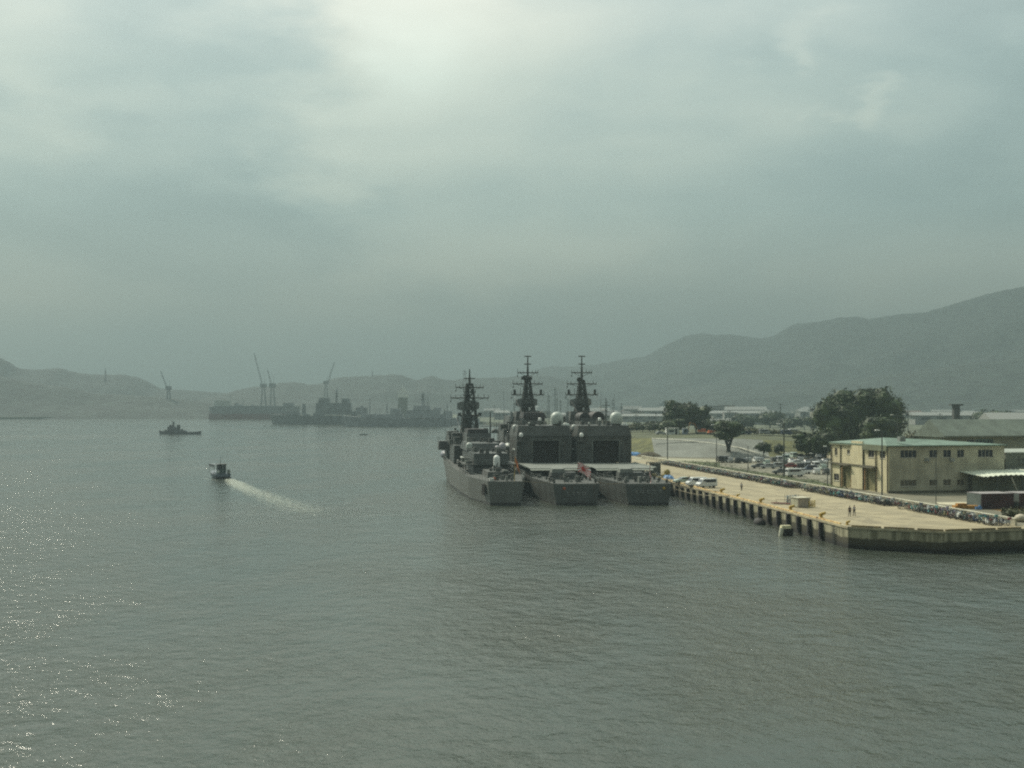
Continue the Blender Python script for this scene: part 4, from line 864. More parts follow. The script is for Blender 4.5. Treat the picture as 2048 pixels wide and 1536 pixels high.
# ---------------------------------------------------------------- people
def person(loc, rz, label, shirt, trousers, arm=0, stride=.12):
    t = thing('person', loc, rz, label, 'person')
    sk = {'pelvis': (0, 0, .95), 'waist': (0, 0, 1.08), 'chest': (0, 0, 1.30), 'neck': (0, 0, 1.46), 'head': (.01, 0, 1.56), 'top': (.01, 0, 1.68)}
    J = [(0, 0, .95), (0, 0, 1.10), (0, 0, 1.33), (0, 0, 1.47), (.01, 0, 1.55), (.015, 0, 1.66)]; Rr = [.13, .115, .14, .05, .075, .085]; Ed = [(0, 1), (1, 2), (2, 3), (3, 4), (4, 5)]
    def ch(root, pts, rs):
        p_ = root
        for q, r in zip(pts, rs): J.append(q); Rr.append(r); Ed.append((p_, len(J)-1)); p_ = len(J)-1
    for s in (-1, 1):
        ch(0, [(0, s*.09, .88), (stride*s*.5+.02, s*.10, .48), (stride*s, s*.10, .08), (stride*s+.14, s*.11, .035)], [.085, .055, .04, .035])
        if arm and s == arm: ch(2, [(0, s*.19, 1.38), (.10, s*.27, 1.14), (.26, s*.20, 1.22), (.33, s*.18, 1.24)], [.05, .04, .032, .03])
        else: ch(2, [(0, s*.19, 1.38), (-.01, s*.26, 1.10), (.05, s*.27, .86), (.07, s*.27, .78)], [.05, .04, .032, .03])
    def skin(name, idx, grow, m_):
        mp_ = {k: i for i, k in enumerate(idx)}; me = bpy.data.meshes.new(name); me.from_pydata([J[i] for i in idx], [(mp_[a], mp_[b]) for a, b in Ed if a in mp_ and b in mp_], [])
        o = bpy.data.objects.new(name, me); C.objects.link(o); o.parent = t; sm_ = o.modifiers.new('skin', 'SKIN'); me.skin_vertices[0].data[0].use_root = True
        for k, i in enumerate(idx): r = Rr[i]*grow; me.skin_vertices[0].data[k].radius = (r, r*(1.25 if i in (1, 2) else 1))
        o.modifiers.new('sub', 'SUBSURF').levels = 2; o.modifiers['sub'].render_levels = 2; me.materials.append(m_)
    allv = list(range(len(J))); skin('body', allv, 1.0, mat('skin', (.36, .22, .15), .6, .05, 2))
    legs = [0]+[i for i in allv if J[i][2] < .9 and abs(J[i][1]) < .15 and J[i][2] > .04]; skin('trousers', legs, 1.2, trousers)
    arms = [i for i in allv if abs(J[i][1]) > .17 and J[i][2] > 1.05 and i > 5 and J[i][0] < .2]; skin('shirt', [0, 1, 2]+arms, 1.18, shirt)
    MB().lathe((.0, 0, 1.58), [(.095, 0), (.10, .06), (.085, .12), (.05, .155), (.01, .165)], 10).build('hair', M_black, t)
    for s in (-1, 1): MB().box((stride*s+.05, s*.105, .04), (.26, .09, .08)).build('shoe', M_black, t)
    return t
z0 = Vector((0, 0, -.06))
sh_d = mat('dark_shirt', (.03, .03, .035), .8, .1, 3); sh_l = mat('pale_shirt', (.42, .42, .42), .8, .08, 3); tr_d = mat('dark_trousers', (.02, .02, .025), .8, .1, 3)
person(at(1699.5, 1032)+z0, R(100), 'person in dark clothes, left one of the pair walking on the quay', sh_d, tr_d)
person(at(1708.5, 1030.5)+z0, R(110), 'person in pale shirt and dark trousers, right one of the pair', sh_l, tr_d, arm=-1)
person(at(1483, 981)+z0, R(60), 'person in grey shirt and dark shorts walking alone mid quay', sh_l, tr_d, stride=.2)
person(at(1378.5, 966.5)+z0, R(90), 'person in dark clothes standing between the pale car and vans', sh_d, tr_d)

# floating box buoy against the quay wall and the pneumatic fender
o = Vector(at(1566, 1071, 0)); t = thing('moored_float', (o.x, o.y, 0), R(20), 'pale yellow and white float leaning on the quay wall', 'float')
MB().box((.55, .1, 1.35), (1.7, 1.1, .5), 0, R(-15), .85).build('lid', mat('float_yellow', (.70, .66, .42), .5, .1, 1), t)
m = MB(); m.tube((-.5, 0, -.4), (-.15, 0, 1.2), .34, .4, 10); m.build('column', mat('float_white', (.62, .61, .48), .5, .1, 1), t); m = MB(); m.box((.8, .2, .45), (1.7, 1.2, 1.3)); m.build('skirt', M_rubber, t)
for i, (px, py, r) in enumerate(((1512, 1050, .8), (1403, 1008, .7))):
    o = at(px, py, 0); m = MB(); m.lathe((0, 0, 0), [(.01, -1.7), (r*.5, -1.6), (r, -1.0), (r*1.05, 0), (r, 1.0), (r*.5, 1.6), (.01, 1.7)], 16, 0, 'X')
    ob = m.build('floating_fender', M_rubber); ob.location = (o.x+.9, o.y+1.5, .25); ob.rotation_euler.z = R(96); tag(ob, ['black floating fender at the quay wall left of the pale float', 'black floating fender at the quay wall below the white vans'][i], 'fender', 'floating fenders')

# ---------------------------------------------------------------- warships
SU, SV, srot = local_uv(-.1045)
def rail(b, pts, h=1.0, mi=0, step=2.4):
    for p, q in zip(pts, pts[1:]):
        p = Vector(p); q = Vector(q); L = (q-p).length; n = max(1, int(L/step))
        for i in range(n+1): r = p.lerp(q, i/n); b.tube(r, r+Vector((0, 0, h)), .035, .035, 4, mi, False)
        for z in (h, h*.55): b.tube(p+Vector((0, 0, z)), q+Vector((0, 0, z)), .028, .028, 4, mi, False)
def hull_parts(t, L, hb, tw, dz, mh=M_navy, bow_z=8.2, names=None):
    # stations along the keel: (x, half breadth at water, half breadth at deck, deck height)
    st = [(0, tw*.86, tw, dz), (6, tw*.95+.3, tw+.55, dz), (18, hb*.86, hb*.93, dz), (35, hb*.96, hb, dz+.1), (60, hb, hb*1.03, dz+.4), (85, hb*.94, hb*1.05, dz+1.0), (L*.76, hb*.72, hb*1.0, dz+1.9), (L*.86, hb*.42, hb*.80, dz+2.6), (L*.95, hb*.14, hb*.42, bow_z-.4), (L, .12, .15, bow_z)]
    vs = []; 
    for x, a, d, z in st: vs += [(x, a*.9, -1.6), (x, a, 0), (x, (a*.35+d*.65), z*.55), (x, d, z), (x, -d, z), (x, -(a*.35+d*.65), z*.55), (x, -a, 0), (x, -a*.9, -1.6)]
    n = len(st); fs = []; mi = []
    b = MB()
    for i in range(n-1):
        for k in range(7):
            if k == 3: continue
            fs.append((8*i+k, 8*(i+1)+k, 8*(i+1)+k+1, 8*i+k+1))
    fs.append((7, 6, 5, 4, 3, 2, 1, 0)); b.add(vs, fs, 0, False); b.build('hull', mh, t)
    d = MB(); d.add([p for x, a, dd, z in st for p in ((x, dd, z), (x, -dd, z))], [(2*i, 2*i+1, 2*i+3, 2*i+2) for i in range(n-1)]); d.build('deck', M_navy_d, t)
    wlb = MB()
    for i in range(n-1):
        (x0, a0, _, _), (x1, a1, _, _) = st[i], st[i+1]
        for s in (-1, 1): wlb.add([(x0, s*(a0+.02), -.3), (x1, s*(a1+.02), -.3), (x1, s*(a1+.035), .45), (x0, s*(a0+.035), .45)], [(0, 1, 2, 3)])
    wlb.add([(-.025, -tw*.86, -.3), (-.025, tw*.86, -.3), (-.025, tw*.87, .45), (-.025, -tw*.87, .45)], [(0, 1, 2, 3)]); wlb.build('boot_top', M_black, t)
    rb = MB(); rail(rb, [(35, hb, dz+.1), (18, hb*.93, dz), (6, tw+.5, dz), (.2, tw-.1, dz), (.2, -tw+.1, dz), (6, -tw-.5, dz), (18, -hb*.93, dz), (35, -hb, dz+.1)]); rb.build('railing', M_steel, t)
    fl = MB(); rail(fl, [(60, hb*1.03, dz+.4), (85, hb*1.05, dz+1.0), (L*.76, hb, dz+1.9), (L*.86, hb*.8, dz+2.6), (L*.95, hb*.42, bow_z-.4)]); rail(fl, [(60, -hb*1.03, dz+.4), (85, -hb*1.05, dz+1.0), (L*.76, -hb, dz+1.9)]); fl.build('railing', M_steel, t)
    return st
GLY = {'a': [((0, .8), (.7, .8)), ((.35, 1), (.3, .2)), ((.1, .3), (.5, .5)), ((.5, .5), (.6, .15))], 'b': [((.1, .9), (.1, .1)), ((.4, .8), (.9, .8)), ((.65, 1), (.65, .2)), ((.4, .25), (.8, .15))], 'c': [((.3, 1), (.25, .2)), ((.25, .2), (.75, .15)), ((.1, .7), (.8, .75))],
       'd': [((.1, .75), (.85, .85)), ((.5, 1), (.6, .45)), ((.15, .35), (.7, .1))], 'e': [((.2, .95), (.75, .9)), ((.75, .9), (.3, .5)), ((.3, .5), (.8, .4)), ((.8, .4), (.4, .05))]}
def name_marks(t, seq, x, z, w_, s=.85, y0=0):
    b = MB(); n = len(seq)
    for i, g_ in enumerate(seq):
        cy = y0+w_/2-(i+.5)*w_/n
        for (a, c_), (d, e_) in GLY[g_]:
            b.tube((x, cy+s*.5-a*s, z+c_*s), (x, cy+s*.5-d*s, z+e_*s), .055, .055, 4, 0, False)
    b.build('name_lettering', mat('worn_lettering', (.34, .35, .34), .6, .1, 2), t)
def mast(t, x, z0, z1, wb_, ztr, yards, radar, px_=0, dish=None, tag_=''):
    m = MB(); wt = .62; zt = ztr
    L4 = [(sx_*wb_*.5, sy_*wb_*.5) for sx_ in (-1, 1) for sy_ in (-1, 1)]
    for a, c_ in L4: m.tube((x+a, c_, z0), (x+a*.34, c_*.36, zt), .34, .2, 6)
    n = 6
    for k in range(n):
        f0_, f1_ = k/n, (k+1)/n; g = lambda f: 1-.65*f
        za, zb_ = z0+(zt-z0)*f0_, z0+(zt-z0)*f1_
        for i, j in ((0, 1), (1, 3), (3, 2), (2, 0)):
            A_, B_ = L4[i], L4[j]
            m.tube((x+A_[0]*g(f0_), A_[1]*g(f0_), za), (x+B_[0]*g(f1_), B_[1]*g(f1_), zb_), .15, .15, 4); m.tube((x+B_[0]*g(f0_), B_[1]*g(f0_), za), (x+A_[0]*g(f1_), A_[1]*g(f1_), zb_), .15, .15, 4)
            m.tube((x+A_[0]*g(f1_), A_[1]*g(f1_), zb_), (x+B_[0]*g(f1_), B_[1]*g(f1_), zb_), .17, .17, 4)
    m.box((x, .45, (z0+zt)/2), (1.3, 1.35, (zt-z0)*.97), 0, 0, .55)
    for q in (.3, .55, .78): m.box((x-.9, -.2, z0+(zt-z0)*q), (.9, 1.6-q, .5)); m.box((x, -.6, z0+(zt-z0)*q+.9), (.7, .6, .8))
    m.tube((x, 0, zt-.5), (x, 0, zt+(z1-zt)*.55), .42, .26, 8); m.tube((x, 0, zt+(z1-zt)*.55), (x, 0, z1), .22, .14, 6)
    mo = m.build('mast', M_mast, t)
    for z, w_, kd in yards:
        y = MB(); y.tube((x, -w_/2, z), (x, w_/2, z), .17, .17, 5)
        if kd != 'top':
            y.tube((x, -w_*.42, z), (x, 0, z-1.15), .07, .07, 4); y.tube((x, w_*.42, z), (x, 0, z-1.15), .07, .07, 4)
            for f in (-.49, -.38, -.22, .22, .36, .49): hgt = random.uniform(.5, 1.1); y.tube((x, w_*f, z), (x, w_*f, z+hgt), .09, .07, 4); 
            for f in (-.47, .47): y.tube((x, w_*f, z), (x, w_*f, z-.8), .05, .05, 4)
            y.box((x, w_*.49, z-.9), (.3, .25, .5))
        if kd == 'box':
            for f in (-.40, .40): y.box((x, w_*f, z+.75), (.55, .6, 1.35)); 
            y.tube((x, w_*.22, z), (x, w_*.22, z+1.8), .09, .07, 5)
        if kd == 'plat':
            y.box((x, 0, z), (1.8, w_*.8, .18))
            for f in (-.42, .42): y.box((x, w_*f, z+.35), (.8, .9, .7), 0, 0, .75); y.tube((x, w_*f, z), (x, w_*.1*(1 if f > 0 else -1), z-2.2), .1, .1, 5)
        y.build('yardarm', M_mast, mo)
    zc, w_, h_ = radar; r = MB(); nseg = 12; vs = []
    for i in range(nseg+1):
        f = i/nseg*2-1; sw = .5*h_*(1-.42*abs(f)**3); cx = x-1.3+.6*f*f
        vs += [(cx, f*w_/2+.45, zc-sw-.12*(f)), (cx, f*w_/2+.45, zc+sw-.12*f)]
    r.add(vs, [(2*i, 2*i+1, 2*i+3, 2*i+2) for i in range(nseg)])
    for i in range(nseg+1): r.tube(vs[2*i], vs[2*i+1], .05, .05, 4)
    for k in (0, 1):
        for i in range(nseg): r.tube(vs[2*i+k], vs[2*i+2+k], .07, .07, 4)
    r.build('search_radar', mat('radar_mesh_grey', (.19, .205, .195), .6, .08, 3), mo)
    if dish:
        d = MB(); d.tube((x-.9, -dish[1]*.5+.4, dish[0]), (x-.9, dish[1]*.5+.4, dish[0]), .5, .5, 10); d.box((x-.4, .2, dish[0]-.7), (1.6, 1.6, .5)); d.lathe((x-1.3, .9, dish[0]), [(.75, -.2), (.5, .1), (.01, .2)], 12, 0, 'X'); d.build('surface_radar', M_mast, mo)
    w_ = MB(); w_.tube((x, 4.0, yards[0][0]), (x-22, 1.5, z0-5), .02, .02, 3); w_.tube((x, -4.0, yards[0][0]), (x-22, -1.5, z0-5), .02, .02, 3); w_.tube((x, 3, yards[0][0]), (x+22, 3, z0-4), .02, .02, 3); w_.build('rigging', M_mast, mo)
    return mo
def dome(t, x, y, z, r, m_, ped=1.0, nm='radome'):
    o = MB().dome((x, y, z), r, r*1.9, 20).build(nm, m_, t); MB().lathe((x, y, z-ped), [(r*.75, 0), (r*.7, ped)], 12).build('pedestal', M_navy, o); return o
def clutter(t, seed, boxes, m_=M_navy):
    rnd = random.Random(seed)
    for x0, x1, y0, y1, z, n in boxes:
        for k in range(n):
            w_, d_, h_ = rnd.uniform(.4, 1.5), rnd.uniform(.4, 1.2), rnd.uniform(.35, 1.3); c_ = MB().box((rnd.uniform(x0, x1), rnd.uniform(y0, y1), z+h_/2), (w_, d_, h_), 0, 0, rnd.choice((1, .8, .9)))
            c_.build('deck_locker', rnd.choice((m_, M_navy_l, M_navy_d)), t)
def liferafts(t, lst):
    p_ = None
    for x, y, z in lst:
        if p_ is None: b = MB(); b.lathe((0, 0, 0), [(.01, -.7), (.3, -.68), (.33, -.3), (.33, .3), (.3, .68), (.01, .7)], 10, 0, 'X'); p_ = b.build('liferaft', M_dome, t); o = p_
        else: o = p_.copy(); C.objects.link(o)
        o.location = (x, y, z)
def destroyer(X0, Y0, label, var):
    t = thing('warship', (X0, Y0, 0), srot, label, 'warship', 'grey warships moored side by side at the quay'); dz = 4.4; hb = 7.0
    hull_parts(t, 131, hb, 4.9, dz)
    # recess under the flight deck and deckhouse
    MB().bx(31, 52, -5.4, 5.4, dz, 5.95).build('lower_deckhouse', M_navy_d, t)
    b = MB(); b.bx(26, 52, -6.6, 6.6, 5.95, 6.3); b.build('flight_deck', M_navy_l, t)
    b = MB()
    for s in (-1, 1):
        b.add([(26.5, s*6.6, 6.2), (51, s*6.6, 6.2), (51, s*7.7, 6.5), (26.5, s*7.7, 6.5)], [(0, 1, 2, 3)])
        for k in range(9): b.tube((27+3*k, s*6.6, 6.25), (27+3*k, s*7.7, 6.52), .05, .05, 4)
    b.add([(26, -6.6, 6.2), (26, 6.6, 6.2), (25.0, 6.6, 5.85), (25.0, -6.6, 5.85)], [(0, 1, 2, 3)]); b.build('safety_net', mat('net_grey', (.19, .21, .18), .8, .12, 2), t)
    b = MB()
    for x in (26.6, 31):
        for y in (-6.2, -3.1, 0, 3.1, 6.2): b.tube((x, y, dz), (x, y, 5.95), .13, .13, 6)
    b.build('deck_pillars', M_navy, t)
    b = MB()
    for s in (-1, 1): b.bx(36, 52, s*5.4 if s > 0 else -6.9, 6.9 if s > 0 else -5.4, dz, 5.94)
    b.build('side_plating', M_navy, t)
    # hangar: walls round an open door
    hz = 15.6; b = MB()
    b.bx(52, 70, 2.9, 6.9, 6.31, 13.0, 0, 1.0); b.bx(52, 70, -6.9, -3.7, 6.31, 13.0); b.bx(52, 70, -3.7, 2.9, 11.9, 13.0); b.bx(60, 70, -3.7, 2.9, 6.31, 11.9)
    b.add([(52, -6.9, 13.0), (52, 6.9, 13.0), (70, 6.9, 13.0), (70, -6.9, 13.0), (52.6, -6.3, hz), (52.6, 6.4, hz), (70, 6.4, hz), (70, -6.3, hz)], [(0, 4, 5, 1), (1, 5, 6, 2), (2, 6, 7, 3), (3, 7, 4, 0), (4, 7, 6, 5)])
    b.build('hangar', M_navy, t)
    pz = MB(); prn = random.Random(31+var)
    for y in (5.7, 4.1, -4.3, -5.8, -6.5, 6.6): pz.tube((51.93, y, 6.4), (51.93, y, prn.uniform(9, 12.8)), .07, .07, 5)
    for k in range(16):
        y = prn.choice((prn.uniform(3.3, 6.5), prn.uniform(-6.5, -4.1))); pz.box((51.85, y, prn.uniform(7, 12.5)), (.3, prn.uniform(.25, .9), prn.uniform(.2, .8)))
    for k in range(7): pz.box((51.9, prn.uniform(-3.4, 2.6), prn.uniform(12.2, 12.9)), (.25, prn.uniform(.2, .9), .2))
    pz.bx(51.6, 52, -6.9, 6.9, 12.94, 13.06); pz.build('bulkhead_fittings', M_navy_d, t)
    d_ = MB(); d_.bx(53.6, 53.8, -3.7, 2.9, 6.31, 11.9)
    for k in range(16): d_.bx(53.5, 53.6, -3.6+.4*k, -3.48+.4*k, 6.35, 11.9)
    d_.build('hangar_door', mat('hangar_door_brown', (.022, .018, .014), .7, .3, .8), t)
    fr = MB(); fr.bx(51.85, 52, 2.9, 3.1, 6.32, 11.9); fr.bx(51.85, 52, -3.9, -3.7, 6.32, 11.9); fr.bx(51.85, 52, -3.9, 3.1, 11.9, 12.05); fr.build('door_frame', M_navy_l, t)
    for y in (4.9, -4.9): MB().bx(51.9, 51.99, y-.4, y+.4, 6.6, 8.5).build('hatch', M_navy_d, t)
    for x, y in ((51.8, 6.3), (51.8, -6.3)):
        lb = MB()
        for k in range(14): lb.bx(x-.1, x, y-.25, y+.25, 7.2+k*.4, 7.25+k*.4)
        lb.bx(x-.12, x-.05, y-.3, y-.25, 7, 12.9); lb.bx(x-.12, x-.05, y+.25, y+.3, 7, 12.9); lb.build('ladder', M_navy_l, t)
    # platforms, radomes
    dome(t, 55.5, -3.7, 16.0, 1.6, mat('large_radome_grey', (.42, .47, .43), .5, .04, 1), .9)
    dome(t, 51.0, 5.9, 12.9, .50, M_domew, .9); MB().bx(50, 52.2, 5.0, 6.9, 11.6, 12.0).build('sponson', M_navy, t)
    dome(t, 60, 6.4, 14.4, .72, M_dome, 1.2)
    o = MB(); o.lathe((62, -6.9, 14.3), [(.01, -.3), (.9, -.1), (1.15, .5), (1.1, 1.2), (.7, 1.75), (.01, 1.95)], 16); o.lathe((62, -5.6, 15.4), [(.5, 0), (.5, .9), (.01, 1.2)], 12); o.build('director_radome', M_dome, t)
    MB().bx(60.5, 63.5, -7.8, -5.6, 13.0, 14.2, 0, .9).build('sponson', M_navy, t)
    dome(t, 53.6, .9, 16.8, .42, M_domew, 1.1); dome(t, 53.4, 3.6, 15.9, .28, M_dome, .3)
    rb = MB(); rail(rb, [(53, 5.8, hz), (70, 5.8, hz)]); rail(rb, [(53, -5.5, hz), (53, 5.8, hz)]); rail(rb, [(53, -5.5, hz), (70, -5.5, hz)]); rb.build('railing', M_steel, t)
    # funnel
    f = MB(); f.add([(70, -3.1, 13), (70, 3.2, 13), (82, 3.2, 13), (82, -3.1, 13), (71, -2.6, 17.3), (71, 2.8, 17.3), (80, 2.8, 17.3), (80, -2.6, 17.3)], [(0, 4, 5, 1), (1, 5, 6, 2), (2, 6, 7, 3), (3, 7, 4, 0), (4, 7, 6, 5)])
    f.build('funnel', M_navy, t)
    c_ = MB()
    if var == 0: c_.add([(70.6, -3.2, 17.2), (70.6, 3.2, 17.2), (81, 3.2, 17.2), (81, -3.2, 17.2), (71.2, -2.4, 18.7), (71.2, 2.9, 18.7), (80, 2.9, 18.7), (80, -2.4, 18.7)], [(0, 4, 5, 1), (1, 5, 6, 2), (2, 6, 7, 3), (3, 7, 4, 0), (4, 7, 6, 5), (3, 2, 1, 0)])
    else:
        for y, r in ((1.75, 1.45), (-1.9, 1.75)): c_.lathe((71.3, y, 17.3), [(r, 0), (r, 8)], 14, 0, 'X'); c_.lathe((71.3, y, 17.3), [(.01, -.2), (r*.98, 0)], 14, 0, 'X')
    c_.build('funnel_cap', M_black, t)
    for s in (-1, 1): MB().bx(72, 79, s*3.0-.3, s*3.0+.3, 13.5, 15.6).build('intake_grille', M_navy_d, t)
    # midship and bridge
    MB().bx(70, 88, -6.6, 6.6, 5.2, 12.0, 0, .97).build('midship_house', M_navy, t); MB().bx(88, 108, -6.9, 6.9, 5.4, 14.0, 0, .95).build('bridge_block', M_navy, t)
    MB().bx(89, 106, -5.2, 5.2, 14.0, 17.6, 0, .93).build('bridge', M_navy, t); MB().bx(84, 92, -4.2, 4.4, 12.0, 19.0, 0, .75).build('mast_base', M_navy, t)
    for s in (-1, 1): MB().bx(94, 99, s*6.0-.9, s*6.0+.9, 14.0, 15.3).build('bridge_wing', M_navy, t)
    mo = mast(t, 87.3, 18.0, 34.4, 3.7, 27.6, [(23.6, 9.2, 'box'), (26.6, 8.4, 'yard'), (29.7, 5.8, 'yard'), (32.1, 1.9, 'top'), (34.25, 1.9, 'top')], (21.4, 6.0, 2.4), dish=(28.2, 3.0) if var == 0 else (27.7, 1.2))
    for x, y, h_ in ((60, 5.2, 7), (66, -5.0, 8), (92, 6, 9), (92, -6, 9), (69, 5.6, 9)): MB().tube((x, y, hz-1), (x+.2, y*1.05, hz+h_), .05, .03, 4).build('whip_aerial', M_mast, t)
    # port side boat deck and davits
    m = MB(); m.bx(74, 80, 4.4, 6.8, 12.0, 13.0); m.bx(76.6, 78, 5.1, 6.3, 13.0, 15.4)
    for y in (4.6, 6.7): m.tube((77, y, 12.5), (77, y, 16.2), .2, .14, 6)
    m.tube((77, 4.6, 16.1), (77, 6.7, 16.1), .17, .17, 6); m.box((77, 5.2, 15.0), (1, .8, 1.2)); m.build('boat_davit', M_mast, t)
    MB().tube((77.2, 5.6, 16.2), (77.2, 5.6, 18.9), .42, .38, 10).build('exhaust_pipe', mat('pipe_grey', (.27, .30, .29), .5, .1, 1), t)
    b = MB(); b.lathe((74, 6.9, 9.7), [(.01, -3.3), (.6, -2.9), (.95, -1.5), (1.0, 0), (.9, 1.7), (.4, 3.1), (.01, 3.3)], 12, 0, 'X'); b.build('motor_boat', M_dome, t)
    liferafts(t, [(57+1.7*k, 6.75, 9.4) for k in range(3)]+[(57+1.7*k, -6.75, 9.4) for k in range(3)])
    # quarterdeck fittings
    MB().bx(15, 19, -2.4, 3.4, dz, dz+1.5, 0, .92).build('missile_launcher', M_navy, t)
    MB().box((17, 1.6, dz+1.9), (3.2, 3.0, .8), 0, 0, .9).build('launcher_box', M_navy_l, t)
    ca = MB()
    for y in (-1.5, 1.5): ca.lathe((6, y, dz), [(.55, 0), (.35, .3), (.35, .8), (.6, 1.0), (.01, 1.05)], 12)
    ca.build('capstan', M_navy_d, t)
    bb = MB()
    for x in (2.0, 9, 14): 
        for y in (-4.4, 4.4): bb.lathe((x, y, dz), [(.22, 0), (.18, .6), (.25, .7)], 8); bb.lathe((x+.8, y, dz), [(.22, 0), (.18, .6), (.25, .7)], 8)
    bb.build('mooring_bitts', M_navy_d, t)
    clutter(t, 3+var, [(3, 24, -4, 4, dz, 20), (27.5, 31, -5, 5, dz, 7), (71, 86, -6, 6, 12, 14), (54, 69, -5.5, 5.5, hz, 14), (88, 104, -4, 4, 17.6, 5), (20, 26, -6, 6, dz, 6)])
    MB().tube((.35, -.2, dz), (-.5, -.2, dz+4.6), .07, .05, 6).build('ensign_staff', M_steel, t)
    b = MB(); b.bx(-.05, 0, -4.2, 4.2, dz-.35, dz-.15); b.build('transom_rubbing_strip', M_navy_l, t)
    name_marks(t, 'abcde' if var else 'cdab', -.08, 1.9 if var == 0 else 2.3, 6.2 if var else 4.4)
    b = MB(); b.lathe((-.03, 2.6 if var == 0 else -3.3, dz-1.0), [(.0, -.05), (.34, -.05), (.34, .0)], 10, 0, 'X')
    b.build('life_buoy', M_orange if var == 0 else M_yellow, t)
    return t
Yst = 260.5
def sx_(px, Y): return (px-1024)*Y/F
d_mid = destroyer(sx_(1153, Yst), Yst, 'middle grey warship of the three, flying a red rayed ensign at its stern', 0)
d_rgt = destroyer(sx_(1297, Yst), Yst, 'right grey warship, the one moored against the quay', 1)

M_esc = mat('naval_grey_deep', (.058, .066, .062), .5, .2, .4, streak=True)
def escort(X0, Y0):
    t = thing('warship', (X0, Y0, 0), srot+R(.9), 'left grey warship of the three, with pale port side and white gun dome aft', 'warship', 'grey warships moored side by side at the quay'); dz = 4.9; hb = 6.9
    hull_parts(t, 128, hb, 3.7, dz, mat('naval_grey_pale', (.125, .13, .118), .5, .06, .35, streak=True), 8.6)
    q = MB()
    for k in range(3): q.bx(1.6+1.35*k, 2.6+1.35*k, 4.05+.085*k*1.0, 4.3+.1*k, 1.9, 4.2)
    q.build('quarter_recess', M_dark, t)
    MB().bx(12, 25, -2.6, 2.6, dz, 6.2, 0, .92).build('aft_platform', M_navy_d, t)
    o = MB().lathe((19, -.2, 6.2), [(1.2, 0), (1.1, .6), (.85, .9)], 14).build('gun_mount', M_navy, t)
    g = MB(); g.dome((19, -.2, 7.0), .72, 2.6, 18); g.build('gun_radome', M_domew, o); MB().tube((18.6, -.2, 7.2), (16.6, -.2, 7.9), .14, .12, 8).build('gun_barrel', M_black, o)
    MB().bx(28, 62, -4.0, 4.2, 5.0, 9.6, 0, .96).build('aft_deckhouse', M_esc, t); MB().bx(44, 66, -4.3, 4.3, 9.6, 11.4, 0, .9).build('upper_deckhouse', M_esc, t)
    MB().bx(27, 44, -6.3, 6.3, 7.0, 7.2).build('catwalk', M_navy_d, t)
    b = MB()
    for x in (28, 35, 43):
        for y in (-6, 6): b.tube((x, y, dz), (x, y, 7.0), .12, .12, 6)
    b.build('catwalk_post', M_navy, t)
    dome(t, 45, 3.7, 10.2, .78, M_dome, .9); dome(t, 44, -4.3, 10.0, .85, mat('lilac_grey_radome', (.36, .35, .37), .5, .05, 1), 1.2); dome(t, 43, -2.9, 9.8, .6, mat('lilac_grey_radome', (.36, .35, .37), .5, .05, 1), .8)
    f = MB(); f.add([(62, -3.7, 10), (62, 3.1, 10), (76, 3.1, 10), (76, -3.7, 10), (63.5, -3.2, 13.4), (63.5, 2.7, 13.4), (75, 2.7, 13.4), (75, -3.2, 13.4)], [(0, 4, 5, 1), (1, 5, 6, 2), (2, 6, 7, 3), (3, 7, 4, 0), (4, 7, 6, 5)]); f.build('funnel', M_esc, t)
    MB().bx(63.8, 74.8, -3.0, 2.5, 13.4, 14.5, 0, .95).build('funnel_cap', M_black, t)
    b = MB(); b.tube((66, -3.6, 12.5), (66, -3.6, 19), .22, .14, 6); b.tube((66, -6.0, 15.2), (66, -1.0, 15.2), .1, .1, 5); b.tube((66, -5.2, 14.2), (66, -5.2, 16.2), .07, .07, 4); b.box((66, -2.4, 14.2), (1.2, 1, 1)); b.lathe((66, -4.8, 13.4), [(.9, 0), (.8, .8), (.01, 1.2)], 12); b.build('aft_mast', M_mast, t)
    MB().bx(66, 84, -5.6, 5.9, 5.5, 10.2, 0, .97).build('midship_house', M_esc, t)
    MB().bx(84, 104, -6.6, 6.6, 6.0, 10.4, 0, .96).build('bridge_block', M_esc, t)
    b = MB(); b.bx(84, 97, -5.8, 6.0, 10.4, 13.0, 0, .95); b.bx(86.5, 94.5, 3.1, 5.9, 12.6, 13.5); b.build('bridge', M_mast, t); MB().bx(83.5, 83.9, 1.6, 5.9, 8.2, 12.9).build('signal_deck_screen', M_mast, t)
    for s in (-1, 1): MB().bx(86, 92, s*7.3-1.3, s*7.3+1.3, 8.4, 10.8, 0, .92).build('bridge_wing', M_navy, t)
    b = MB(); rail(b, [(86, 8.6, 10.8), (92, 8.6, 10.8), (92, 6, 10.8)]); rail(b, [(28.5, 4.0, 9.6), (44, 4, 9.6)]); rail(b, [(28.5, -3.8, 9.6), (28.5, 4.0, 9.6)]); rail(b, [(27, 6.3, 7.2), (27, -6.3, 7.2)]); b.build('railing', M_steel, t)
    b = MB(); b.lathe((96, 6.4, 6.7), [(.01, -4.4), (.7, -3.9), (1.05, -2), (1.15, 0), (1.0, 2.4), (.5, 4.0), (.01, 4.4)], 12, 0, 'X'); b.build('whaler_boat', mat('boat_violet_grey', (.20, .21, .25), .5, .1, 1), t)
    b = MB(); b.bx(84.9, 85.2, 5.9, 6.4, 5.9, 8.3); b.bx(84.9, 85.2, 4.9, 6.0, 7.9, 8.3); b.build('white_locker', M_domew, t)
    dv = MB()
    for x in (92, 100): dv.tube((x, 5.6, 7), (x, 5.9, 9.6), .15, .13, 6); dv.tube((x, 5.9, 9.6), (x, 7.0, 9.9), .13, .1, 6)
    dv.build('boat_davit', M_navy, t)
